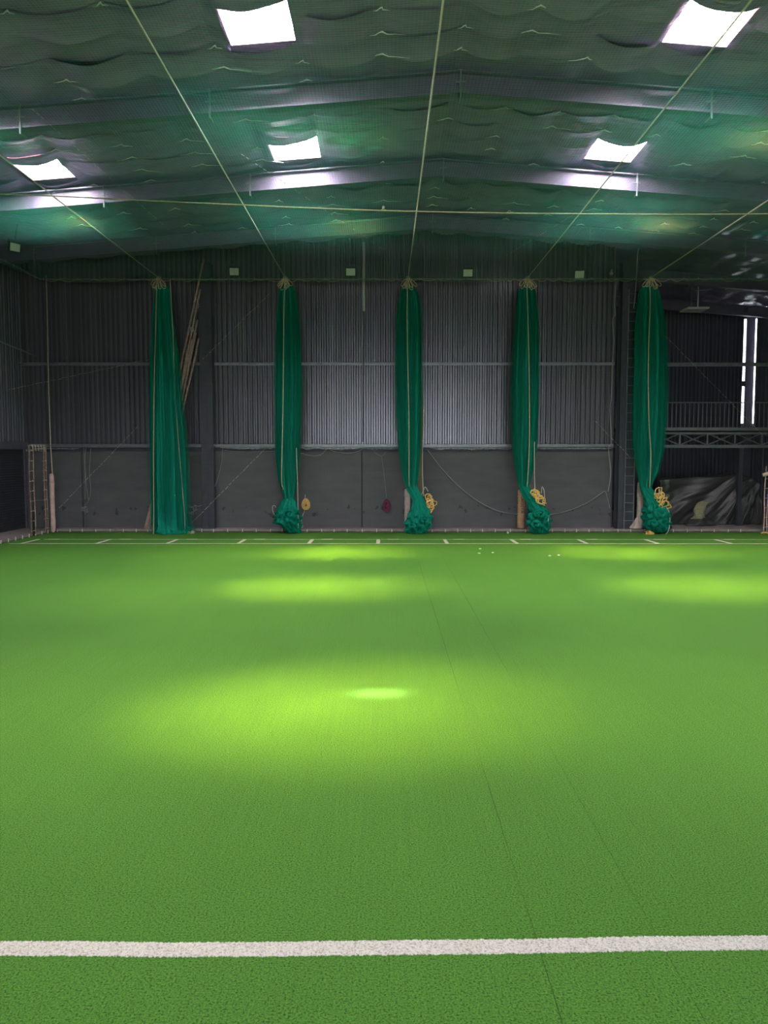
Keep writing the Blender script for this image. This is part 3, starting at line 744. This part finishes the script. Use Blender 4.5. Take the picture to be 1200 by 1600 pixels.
for k, (a, b, y1, y2, wd) in enumerate((((50, 170), (265, 360), 14.5, 20, 'on the left'), ((370, 236), (600, 390), 18, 23, 'above the second net'), ((790, 400), (905, 330), 23, 20, 'above the fourth net'))):
    A_, B_ = P(*a, y1), P(*b, y2)
    # seam lies on the overhead net
    ra, rb = ray(*a), ray(*b); A_ = Vector((0, 0, CAM_H)) + ra * ((NZ - .1 - CAM_H) / ra.z); B_ = Vector((0, 0, CAM_H)) + rb * ((NZ - .1 - CAM_H) / rb.z)
    B_.y = min(B_.y, NY)
    mb = MB(); n = 46; rr = random.Random(k)
    for i in range(n):
        if rr.random() < .35: continue
        mb.tube([A_.lerp(B_, i / n), A_.lerp(B_, (i + .6) / n)], .005, 4)
    o = mb.obj('mending_seam', M['rope_w']); tag(o, 'dashed stitched seam in the overhead net ' + wd, 'seam', 'stitched seams in the overhead net', 'stuff')

# ------------------------------------------------------------------ hanging green nets
def net_curtain(idx, prof, label, cinch, loose=False, rope=None, seed=0):
    """prof: (py, px_left, px_right, lumpiness) from head to floor"""
    r = random.Random(seed); top = P(net_px[idx], 436, NY); Y = NY - .12
    root = empty('gathered_net', (top.x, Y, 0)); tag(root, label, 'net', 'green practice nets gathered along the far end')
    inv = Matrix.Translation((-top.x, -Y, 0))
    pys = np.array([p[0] for p in prof], float)
    zs_top, zs_bot = P(600, pys[0], Y).z, max(.01, P(600, pys[-1], Y).z)
    N, R = 96, 150
    ph = [r.uniform(0, 6.28) for _ in range(12)]
    def section(py):
        return [float(np.interp(py, pys, [p[c] for p in prof])) for c in (1, 2, 3)]
    v = []; f = []
    for j in range(R + 1):
        py = pys[0] + (pys[-1] - pys[0]) * j / R
        l, rgt, lum = section(py); a, b = P(l, py, Y), P(rgt, py, Y); cx = (a.x + b.x) / 2; w = (b.x - a.x) / 2; z = max(.008, a.z)
        t = j / R
        for i in range(N):
            th = 2 * math.pi * i / N
            fold = .10 * math.sin(7 * th + ph[0] + 1.2 * math.sin(t * 5)) + .08 * math.sin(13 * th + ph[1] + .8 * t) + .06 * math.sin(23 * th + ph[2] - t * 2) + .04 * math.sin(37 * th + ph[3])
            k = 1 + fold * (1 - .3 * lum)
            if lum > 0:
                k += lum * (.17 * math.sin(3 * th + z * 17 + ph[4]) * math.sin(z * 13 + ph[5]) + .15 * math.sin(6 * th - z * 26 + ph[6]) + .06 * math.sin(11 * th + z * 45 + ph[7]) + .025 * math.sin(17 * th - z * 70 + ph[8]))
            dz = lum * .03 * math.sin(9 * th + z * 31 + ph[9])
            dep = .42 if not lum else .42 + .35 * lum
            dd = max(w, .09 if lum < .5 else w)
            v.append((cx + w * k * math.cos(th), Y - dd * dep * 1.4 * k * math.sin(th), max(.004, z + dz)))
    for j in range(R):
        for i in range(N): f.append((j * N + i, (j + 1) * N + i, (j + 1) * N + (i + 1) % N, j * N + (i + 1) % N))
    f += [tuple(range(N)), tuple(R * N + i for i in range(N))[::-1]]
    o = MB().add(v, f).obj('net_folds', M['net_g'], root, True); o.matrix_parent_inverse = inv
    # loose meshes hanging free around the folds
    ns, m = 640, 26; lines = np.zeros((ns, m, 3)); py_end = cinch if cinch else pys[-1]
    for s in range(ns):
        th = r.uniform(0, 2 * math.pi); ex = .92 + abs(r.gauss(0, .20)); q0 = r.uniform(0, 6.28); q1 = r.uniform(0, 6.28)
        for q in range(m):
            t = q / (m - 1); py = pys[0] + (py_end - pys[0]) * t; l, rgt, lum = section(py)
            a, b = P(l, py, Y), P(rgt, py, Y); cx = (a.x + b.x) / 2; w = (b.x - a.x) / 2
            env = math.sin(math.pi * min(1, max(0, t * (1.0 if cinch else .62)))) ** .5
            k = 1 + (ex - 1) * env
            lines[s, q] = (cx + w * k * math.cos(th) + .018 * env * math.sin(q0 + 5 * t), Y - w * .6 * k * math.sin(th) + .012 * math.sin(q1 + 7 * t), max(.01, a.z))
    vv, ff = strands_np(lines, .0026)
    o = link('loose_meshes', np_mesh('loose_meshes', vv, ff, M['strand_g']), root); o.matrix_parent_inverse = inv; o['kind'] = 'stuff'
    # rope loops at the head
    for k in range(7):
        ang = -1.25 + 2.5 * k / 6 + r.uniform(-.1, .1); L = r.uniform(.30, .42); wd = r.uniform(.045, .065)
        c0 = Vector((top.x + r.uniform(-.03, .03), Y - .09 + r.uniform(-.03, .03), top.z + .01)); d = Vector((math.sin(ang * .55), -.15 + r.uniform(-.12, .12), -math.cos(ang * .55)))
        sd_ = Vector((math.cos(ang * .55), 0, math.sin(ang * .55)))
        pts = [c0 + d * L * (1 - math.cos(t)) / 2 + sd_ * wd * math.sin(t) * (1 - math.cos(t)) * .6 for t in np.linspace(0, 2 * math.pi, 16)[:-1]]
        o = MB().tube(pts, .0105, 5, True).obj('rope_loop', M['rope'], root, True); o.matrix_parent_inverse = inv
    o = MB().tube([Vector((top.x - .06, Y - .06, top.z)), Vector((top.x, Y - .10, top.z + .03)), Vector((top.x + .06, Y - .04, top.z))], .026, 6).obj('head_knot', M['rope'], root, True); o.matrix_parent_inverse = inv
    for nm, pts, m_ in (rope or []):
        o = MB().tube(pc(pts, Y - .30 if nm == 'draw_rope' else Y - .14), .0125 if m_ == 'rope_y2' else .011, 5).obj(nm, M['rope' if m_ != 'w' else 'rope_w'], root, True); o.matrix_parent_inverse = inv
    return root, inv, Y

net_curtain(0, [(444, 247, 257, 0), (452, 243, 263, 0), (500, 240, 268, 0), (560, 238, 275, 0), (700, 239, 285, 0), (800, 241, 289, 0), (822, 242, 291, .25), (829, 242, 295, .5), (834, 244, 298, .5)],
            'leftmost green net, hanging open and flaring down to the floor', None, True,
            [('draw_rope', [(245, 440), (243, 520), (241, 600), (240, 700), (240, 750), (240, 829), (236, 836), (226, 837)], ''),
             ('edge_rope', [(266, 436), (270, 520), (276, 650), (283, 740), (288, 800), (289, 826)], 'w')], 1)
net_curtain(1, [(444, 443, 452, 0), (453, 438, 460, 0), (500, 436, 465, 0), (600, 434, 467, 0), (700, 434, 465, 0), (745, 437, 464, 0), (765, 441, 461, .1), (779, 444, 459, .25), (788, 439, 463, .6), (800, 434, 467, 1), (815, 430, 469, 1), (822, 440, 468, .9), (834, 452, 470, .5)],
            'second green net from the left, tied into a drooping bulb', 778, False,
            [('draw_rope', [(447, 440), (444, 470), (443, 560), (442, 650), (440, 745), (443, 765)], ''),
             ('edge_rope', [(463, 700), (465, 760), (466, 825)], 'w')], 2)
net_curtain(2, [(444, 633, 642, 0), (455, 628, 650, 0), (480, 624, 654, 0), (520, 623, 655, 0), (620, 623, 655, 0), (700, 626, 654, 0), (745, 631, 652, 0), (760, 634, 650, .1), (772, 640, 657, .15), (782, 645, 662, .2), (795, 643, 668, .5), (808, 637, 672, .9), (820, 635, 671, 1), (834, 636, 664, .7)],
            'middle green net, swept sideways over its padded post', 760, False,
            [('draw_rope', [(637, 440), (636, 480), (637, 560), (639, 650), (639, 760)], '')], 3)
net_curtain(3, [(444, 818, 827, 0), (453, 811, 834, 0), (500, 808, 838, 0), (600, 804, 838, 0), (700, 804, 835, 0), (740, 808, 830, 0), (760, 811, 825, .1), (772, 815, 836, .15), (785, 823, 844, .3), (798, 828, 855, 1), (810, 824, 857, 1), (820, 826, 857, 1), (833, 832, 856, .7)],
            'fourth green net from the left, knotted into a ruffled ball', 760, False,
            [('draw_rope', [(823, 440), (825, 500), (827, 600), (827, 690), (824, 760)], '')], 4)
net_curtain(4, [(444, 1009, 1019, 0), (453, 1002, 1028, 0), (500, 997, 1035, 0), (560, 996, 1037, 0), (640, 994, 1036, 0), (700, 993, 1033, 0), (735, 998, 1027, 0), (762, 1001, 1017, .1), (774, 1006, 1026, .15), (788, 1010, 1041, .6), (800, 1008, 1045, 1), (815, 1008, 1045, 1), (826, 1010, 1044, .8), (831, 1014, 1040, .5)],
            'rightmost green net, rolled into a swirl before the recess', 762, False,
            [('draw_rope', [(1014, 440), (1016, 470), (1013, 560), (1014, 660), (1017, 710), (1015, 762)], '')], 5)
# swirls of rolled net on the bulbs
def swirl(parent_i, px, py, Y, R0, turns, r, seed):
    root = [o for o in bpy.data.objects if o.name.startswith('gathered_net') and o.parent is None][parent_i]
    c = P(px, py, Y) - root.location; pts = []
    n = int(turns * 18)
    for i in range(n + 1):
        t = i / n; a = seed + turns * 2 * math.pi * t; q = R0 * (.22 + .78 * t)
        pts.append(c + Vector((q * math.cos(a), -.10 * (1 - t) + .03 * math.sin(a * 3), q * .85 * math.sin(a))))
    MB().tube(pts, [r * (.55 + .45 * math.sin(math.pi * (.1 + .85 * i / n)) + .12 * math.sin(i * 1.9)) for i in range(n + 1)], 9).obj('net_roll', M['net_g'], root, True)
swirl(4, 1032, 802, 23.52, .22, 2.1, .060, .4)
swirl(4, 1020, 818, 23.52, .13, 1.2, .060, 2.4)
swirl(3, 843, 803, 23.52, .17, 1.5, .050, 1.0)
swirl(3, 838, 819, 23.52, .17, 1.3, .050, 3.6)
swirl(2, 663, 812, 23.52, .13, 1.2, .055, .3)
swirl(2, 645, 822, 23.52, .12, 1.2, .050, 4.0)
swirl(1, 452, 803, 23.52, .20, 1.4, .045, 2.9)

# ------------------------------------------------------------------ padded posts behind the nets
def pad_post(px0, px1, py0, py1, Y, m, label, seed, pole_to=None, taper=None):
    a, b = P(px0, py0, Y), P(px1, py1, Y); cx = (a.x + b.x) / 2; w = (b.x - a.x) / 2; h = a.z
    e = empty('padded_post', (cx, Y, PLINTH if Y > Y_TURF else 0)); tag(e, label, 'post', 'padded net posts'); z0 = e.location.z
    sec = [(-w * (1 + .05 * math.sin(k * 2.1 + seed)), w * (1 + .06 * math.sin(k * 1.7 + seed * 2)), z0 * 0 + (h - z0) * k / 12) for k in range(13)]
    o = lump('padding', m, sec, None, None, None, .9, .05, seed); o.parent = e
    MB().tube([(0, 0, 0), (0, 0, (pole_to or h + .4) - z0)], .03, 8).obj('pole', M['bamboo_d'], e, True)
    for k in range(4):
        z = (h - z0) * (.16 + .22 * k)
        MB().tube([(1.06 * w * math.cos(t), .97 * w * math.sin(t), z + .01 * math.sin(t * 2)) for t in np.linspace(0, 2 * math.pi, 17)[:-1]], .008, 4, True).obj('binding', M['rope_w'], e, True)
    return e
pad_post(77, 87, 739, 830, 24.0, 'pad_p', 'pink foam padded post at the left corner of the net', 2, NZ)
pad_post(632, 641, 763, 828, 24.42, 'pad_w', 'pale padded post behind the middle net', 5)
e4 = pad_post(809, 819, 764, 828, 24.42, 'pad_o', 'orange padded post with brown lettering behind the fourth net', 7)
pad_post(996, 1004, 752, 828, 24.42, 'pad_w', 'whitish wrapped post behind the rightmost net', 9, 2.1)
# lettering down the orange pad
fc = bpy.data.curves.new('lettering', 'FONT'); fc.body = 'CADETA'; fc.size = .15; fc.align_x = 'CENTER'; fc.align_y = 'CENTER'; fc.extrude = .002
fc.materials.append(M['ink']); ft = bpy.data.objects.new('lettering_text', fc)
fo = link('lettering', bpy.data.meshes.new_from_object(ft), e4); bpy.data.objects.remove(ft)
fo.location = (.02, -.105, .80); fo.rotation_euler = (math.pi / 2, math.pi / 2, 0)
p = P(990, 826, 24.4)
lump('torn_padding', 'pad_w', [(-.10, .22, 0), (-.13, .22, .06), (-.05, .2, .13), (.0, .17, .22), (.04, .15, .34), (.08, .13, .38)], (p.x, 24.38, PLINTH), 'torn whitish padding slumped at the foot of the rightmost post', 'padding', .8, .2, 12)
lump('rag', 'pad_p', [(-.10, .10, 0), (-.09, .11, .04), (-.04, .06, .09)], (P(828, 826, 24.36).x, 24.40, PLINTH), 'crumpled pink scrap on the plinth under the fourth net', 'rag', .8, .25, 15)

# ------------------------------------------------------------------ rope gate at the left corner
gx = NX0
g = empty('rope_gate', (gx, 23.5, 0)); tag(g, 'narrow doorway frame of bamboo poles laced with cord at the left corner', 'gate')
ginv = Matrix.Translation((-gx, -23.5, 0))
gtop = 2.72
def gp(mb, nm, m): o = mb.obj(nm, M[m], g, True); o.matrix_parent_inverse = ginv; return o
for (x, y) in ((gx - .04, 22.92), (gx + .02, 23.06), (gx, 23.82), (gx + .01, 23.93)):
    gp(MB().tube([(x + .008 * math.sin(z * 3), y, z) for z in np.linspace(0, gtop, 14)], .020, 6), 'pole', 'gate')
for z in (gtop, gtop - .13):
    gp(MB().tube([(gx, 22.9, z), (gx, 23.95, z - .03)], .020, 6), 'lintel', 'gate')
for (ya, yb_) in ((22.92, 23.06), (23.82, 23.93)):
    z = .15
    while z < gtop:
        gp(MB().tube([(gx - .03, ya - .02, z), (gx + .03, (ya + yb_) / 2, z + .02), (gx + .02, yb_ + .02, z - .01)], .011, 4), 'tie', 'rope_w'); z += .30
    gp(MB().box(gx - .005, gx + .005, ya, yb_, .02, gtop), 'web', 'net_b')
for k in range(5):
    y = 23.0 + k * .2; gp(MB().tube([(gx + .02, y, gtop + .03), (gx + .03, y + .02, gtop - .06), (gx + .02, y + .04, gtop - .17)], .011, 4), 'tie', 'rope_w')
cable('corner_rope', pc([(72, 430), (74, 500), (76, 600), (79, 690), (82, 742)], NY - .02), .013, 'rope_w', 'pale rope dropping from the head rope to the left padded post', 'rope')
cable('gate_cord', pc([(45, 781), (60, 781.5), (75, 782)], 23.4), .005, 'rope_g', 'thin cord tied across the left doorway', 'cord')
# right hand corner: laced post with a pad and blue sheet
rg = empty('rope_gate', (NX1, 23.7, 0)); tag(rg, 'laced bamboo post frame with blue sheeting at the right edge', 'gate')
rinv = Matrix.Translation((-NX1, -23.7, 0))
def rp(mb, nm, m): o = mb.obj(nm, M[m], rg, True); o.matrix_parent_inverse = rinv; return o
rx = P(1195, 800, 23.8).x
for dx in (-.02, .08, .9):
    rp(MB().tube([(rx + dx + .012 * math.sin(z * 4 + dx * 30), 23.8, z) for z in np.linspace(0, 2.1, 16)], .02, 6), 'pole', 'bamboo')
for k in range(6): rp(MB().tube([(rx - .04, 23.78, .2 + .3 * k), (rx + .1, 23.76, .22 + .3 * k)], .010, 4), 'tie', 'rope_w')
rp(MB().box(rx + .06, rx + .9, 23.83, 23.85, .1, 1.25), 'blue_sheet', 'blue')
for k in range(4): rp(MB().bar((rx + .06, 23.81, .3 + .3 * k), (rx + .9, 23.81, .3 + .3 * k), .03, .03), 'cross_bar', 'pad_w')
rp(MB().bar((rx - .13, 23.74, 1.82), (rx + .25, 23.7, 1.95), .1, .11), 'pad', 'pad_p')
rp(MB().tube([(rx + .1, 23.8, 2), (rx + .16, 23.8, NZ)], .018, 6), 'corner_rope', 'rope_w')
rp(MB().tube([(rx - .12, 23.75, .02), (rx, 23.68, .05), (rx + .1, 23.74, .02)], .03, 6), 'foot_knot', 'rope_y')

# ------------------------------------------------------------------ bamboo poles leaning on the wall
poles = [((229, 829), (318.5, 404), .034), ((232, 829), (313, 452), .032), ((237, 829), (309, 500), .038), ((239, 829), (306, 520), .040), ((243, 829), (311, 528), .036), ((246, 829), (308, 545), .036), ((226.5, 829), (300, 530), .034)]
for k, (a, b, r0) in enumerate(poles):
    Ya = 24.37 + .03 * (k % 3); Yb = 24.45 - .03 * (k % 2); A_ = P(*a, Ya); A_.z = PLINTH + .01; B_ = P(*b, Yb); n = 42
    mid = Vector((.04 * math.sin(k * 2.3), 0, 0))
    pts = [A_.lerp(B_, t) + mid * math.sin(math.pi * t) for t in np.linspace(0, 1, n)]
    rad = [1.2 * r0 * (1 - .35 * i / n) * (1.22 if i % 5 == 0 else 1) for i in range(n)]
    o = MB().tube(pts, rad, 7).obj('bamboo_pole', M['bamboo'], smooth=True)
    wd = ['tallest bamboo pole of the leaning bundle behind the leftmost net', 'second tallest bamboo pole of the leaning bundle behind the leftmost net'][k] if k < 2 else 'brown bamboo pole in the thick of the bundle behind the leftmost net'
    tag(o, wd, 'pole', 'bamboo poles leaning on the wall')
q = P(297, 531, 24.55); lump('rag', 'rag', [(-.14, .12, -.16), (-.15, .15, -.05), (-.12, .16, .08), (-.05, .12, .15)], q, 'dark maroon rag wrapped round the leaning bamboo bundle', 'rag', .6, .2, 3)
q = P(300, 515, 24.5); lump('foil_scrap', 'white', [(-.05, .05, -.09), (-.04, .05, 0), (-.05, .06, .06), (-.02, .02, .09)], q, 'bright scrap of foil on the leaning bamboo bundle', 'foil', .6, .3, 6)
cable('binding_cord', pc([(306, 466), (311, 478), (305, 482), (302, 470)], 24.55), .008, 'rope_w', 'thin cord binding the tops of the leaning bamboo poles', 'cord')

# ------------------------------------------------------------------ ropes and coils
def coil(name, px, py, Y, w, h, turns, r, m, label, seed=0, jit=.01, tail=None, open_=.55):
    rr = random.Random(seed); p = P(px, py, Y); e = empty(name, p); tag(e, label, 'rope')
    for k in range(turns):
        s = open_ + (1 - open_) * k / max(1, turns - 1) + rr.uniform(-.03, .03)
        ox, oz = rr.uniform(-jit, jit), rr.uniform(-jit, jit) - .12 * h * (1 - s)
        pts = [Vector((ox + w / 2 * s * math.cos(t) * (1 - .18 * math.sin(t)), rr.uniform(-.03, .03) - .012 * (k % 3), oz + h / 2 * s * math.sin(t))) for t in np.linspace(0, 2 * math.pi, 22)[:-1]]
        MB().tube(pts, r, 5, True).obj('turn', M[m], e, True)
    if tail:
        MB().tube(curve([P(a, b, Y) - p for a, b in tail]), r * .8, 5).obj('tail', M['rope_w' if m == 'rope_y' else 'rope_g'], e, True)
    return e
def tangle(name, pts, Y, n, r, m, label, seed, size=.10, tail=None):
    """loose tangle of loops strung along a path"""
    rr = random.Random(seed); c = P(*pts[len(pts) // 2], Y); e = empty(name, c); tag(e, label, 'rope')
    path = [P(a, b, Y) for a, b in pts]
    for k in range(n):
        t = rr.random() * (len(path) - 1); i = min(int(t), len(path) - 2); q = path[i].lerp(path[i + 1], t - i)
        ax = rr.uniform(0, 6.28); L = size * rr.uniform(.7, 1.4); wd = L * rr.uniform(.4, .7)
        u = Vector((math.cos(ax), rr.uniform(-.4, .4), math.sin(ax))); w = Vector((-math.sin(ax), rr.uniform(-.4, .4), math.cos(ax)))
        ring = [q - c + u * L * math.cos(s) + w * wd * math.sin(s) + Vector((rr.uniform(-.04, .04), -.05, rr.uniform(-.03, .03))) for s in np.linspace(0, 2 * math.pi, 15)[:-1]]
        MB().tube(ring, r, 5, True).obj('loop', M[m], e, True)
    for tl in tail or []:
        MB().tube(curve([P(a, b, Y) - c for a, b in tl]), r * .9, 5).obj('tail', M['rope_w'], e, True)
    return e
coil('rope_coil', 478, 788, 24.82, .25, .36, 11, .016, 'rope_y', 'neat oval coil of yellow rope hung on the wall by the second net', 3, .012, [(477, 776), (476.5, 774), (476, 796), (473, 805), (471, 815), (473, 822), (470, 826)], .35)
coil('rope_coil', 604, 790, 24.82, .23, .40, 8, .020, 'rope_m', 'oval coil of maroon rope hung on the wall left of the middle net', 4, .008, None, .30)
cable('tie_cord', pc([(604, 778), (601, 750), (598, 725), (596, 712)], 24.84), .007, 'rope_g', 'thin grey cord holding up the maroon coil', 'cord')
cable('tie_cord', pc([(584, 706), (596, 712), (604, 706)], 24.84), .009, 'rope_g', 'short forked cord above the maroon coil', 'cord')
cable('slack_cord', pc([(611, 778), (622, 772), (632, 762)], 24.5), .006, 'rope_m', 'thin dark cord from the maroon coil to the pale post', 'cord')
tangle('rope_tangle', [(668, 772), (671, 780), (672, 790), (672, 798)], 24.0, 9, .014, 'rope_y', 'long yellow rope tangle hanging at the right of the middle net', 5, .13, [[(653, 783), (660, 770), (664, 761), (669, 768)], [(662, 640), (660, 720), (661, 762), (662, 775)]])
tangle('rope_tangle', [(833, 767), (840, 775), (847, 785)], 23.70, 8, .014, 'rope_y', 'yellow rope tangle on the neck of the fourth net', 6, .13, [[(846, 771), (847, 761), (850, 766), (851, 778)], [(835, 690), (835, 740), (836, 768)], [(851, 806), (856, 808), (856, 814), (849, 816)]])
tangle('rope_tangle', [(1026, 769), (1034, 780), (1042, 795)], 23.62, 8, .015, 'rope_y', 'yellow rope tangle looped over the rightmost net', 7, .15, [[(1030, 776), (1030, 764), (1033, 772)], [(1040, 790), (1046, 803), (1046, 822), (1042, 833), (1034, 836), (1004, 835)]])
tangle('rope_tangle', [(1010, 833), (1018, 834), (1026, 834)], 23.6, 4, .012, 'rope_y', 'short yellow rope ends lying on the turf under the rightmost net', 8, .07)
cable('grey_hose', pc([(668, 703), (676, 714), (695, 738), (720, 763), (750, 785), (780, 799), (812, 804)], 24.84), .016, 'rope_g', 'grey hose sagging from the wall rail behind the fourth net', 'hose')
cable('grey_hose', pc([(856, 805), (885, 799), (915, 787), (935, 774), (945, 768), (949, 778), (953, 795)], 24.84), .014, 'rope_g', 'grey hose rising from the fourth net towards the recess column', 'hose')
cable('hung_wire', pc([(470, 708), (485, 712), (500, 711), (512, 702), (524, 706), (545, 708), (560, 705), (568, 700)], 24.84), .013, 'rope_g', 'pale wire drooping in two swags under the rail right of the second net', 'wire')
cable('hung_wire', pc([(348, 700), (346, 725), (341, 745), (336, 760)], 24.84), .012, 'rope_g', 'pale wire dangling just right of the first column', 'wire')
cable('hung_wire', pc([(350, 704), (380, 706), (430, 705)], 24.84), .010, 'rope_g', 'thin wire strung under the rail before the second net', 'wire')
tangle('wire_coil', [(296, 795), (300, 797)], 24.80, 5, .010, 'rope_g', 'loose coil of grey wire hung right of the leftmost net', 9, .17, [[(303, 789), (310, 791), (319, 788)]])
for k, (a, wd) in enumerate((([(131, 700), (133, 740), (133, 780)], 'left'), ([(134, 700), (133, 730), (137, 775), (139, 782)], 'middle'), ([(142, 700), (140, 740), (142, 765), (139, 781), (133, 790)], 'right'))):
    cable('hung_wire', pc(a, 24.74), .010, 'rope_g', f'grey wire hanging at the far left of the lower wall, {wd} strand', 'wire')
tangle('wire_coil', [(133, 794), (135, 798)], 24.82, 4, .010, 'rope_g', 'little knot of grey wire at the far left of the lower wall', 10, .10)
cable('wire_hook', pc([(429, 806), (426, 797), (426, 791), (429, 790), (431, 793)], 24.3), .009, 'pvc', 'bent white wire hook left of the second net bulb', 'hook')
tangle('rope_scrap', [(292, 833), (303, 832)], 23.8, 5, .008, 'rope', 'tan rope scraps on the turf at the foot of the leftmost net', 11, .05)

# ------------------------------------------------------------------ balls and scraps on the turf
def ball(px, py, r, label, m='white'):
    p = FL(px, py); n, R = 14, 9; v = []; f = []
    for j in range(R + 1):
        for i in range(n): a, b = 2 * math.pi * i / n, math.pi * j / R; v.append((r * math.sin(b) * math.cos(a), r * math.sin(b) * math.sin(a), r * math.cos(b)))
    for j in range(R):
        for i in range(n): f.append((j * n + i, (j + 1) * n + i, (j + 1) * n + (i + 1) % n, j * n + (i + 1) % n))
    e = MB().add(v, f).obj('ball', M[m], smooth=True, loc=(p.x, p.y, r)); tag(e, label, 'ball')
    MB().tube([(1.005 * r * math.cos(t), 1.005 * r * math.sin(t) * .25, 1.005 * r * math.sin(t) * .968) for t in np.linspace(0, 2 * math.pi, 20)[:-1]], .002, 4, True).obj('seam', M['rope_w'], e, True)
ball(793.5, 834, .036, 'white ball lying on the turf left of the fourth net')
for px, py, wd in ((750, 858, 'upper of a pair right of centre'), (749, 865, 'lower of a pair right of centre'), (770, 864, 'single one right of centre'), (859, 869, 'by the right hand light patch, left one'), (873, 868, 'by the right hand light patch, right one')):
    p = FL(px, py)
    o = lump('paper_scrap', 'white', [(-.03, .03, 0), (-.035, .03, .012), (-.015, .015, .02)], (p.x, p.y, .001), 'tiny white scrap on the far turf, ' + wd, 'scrap', .8, .3, int(px))
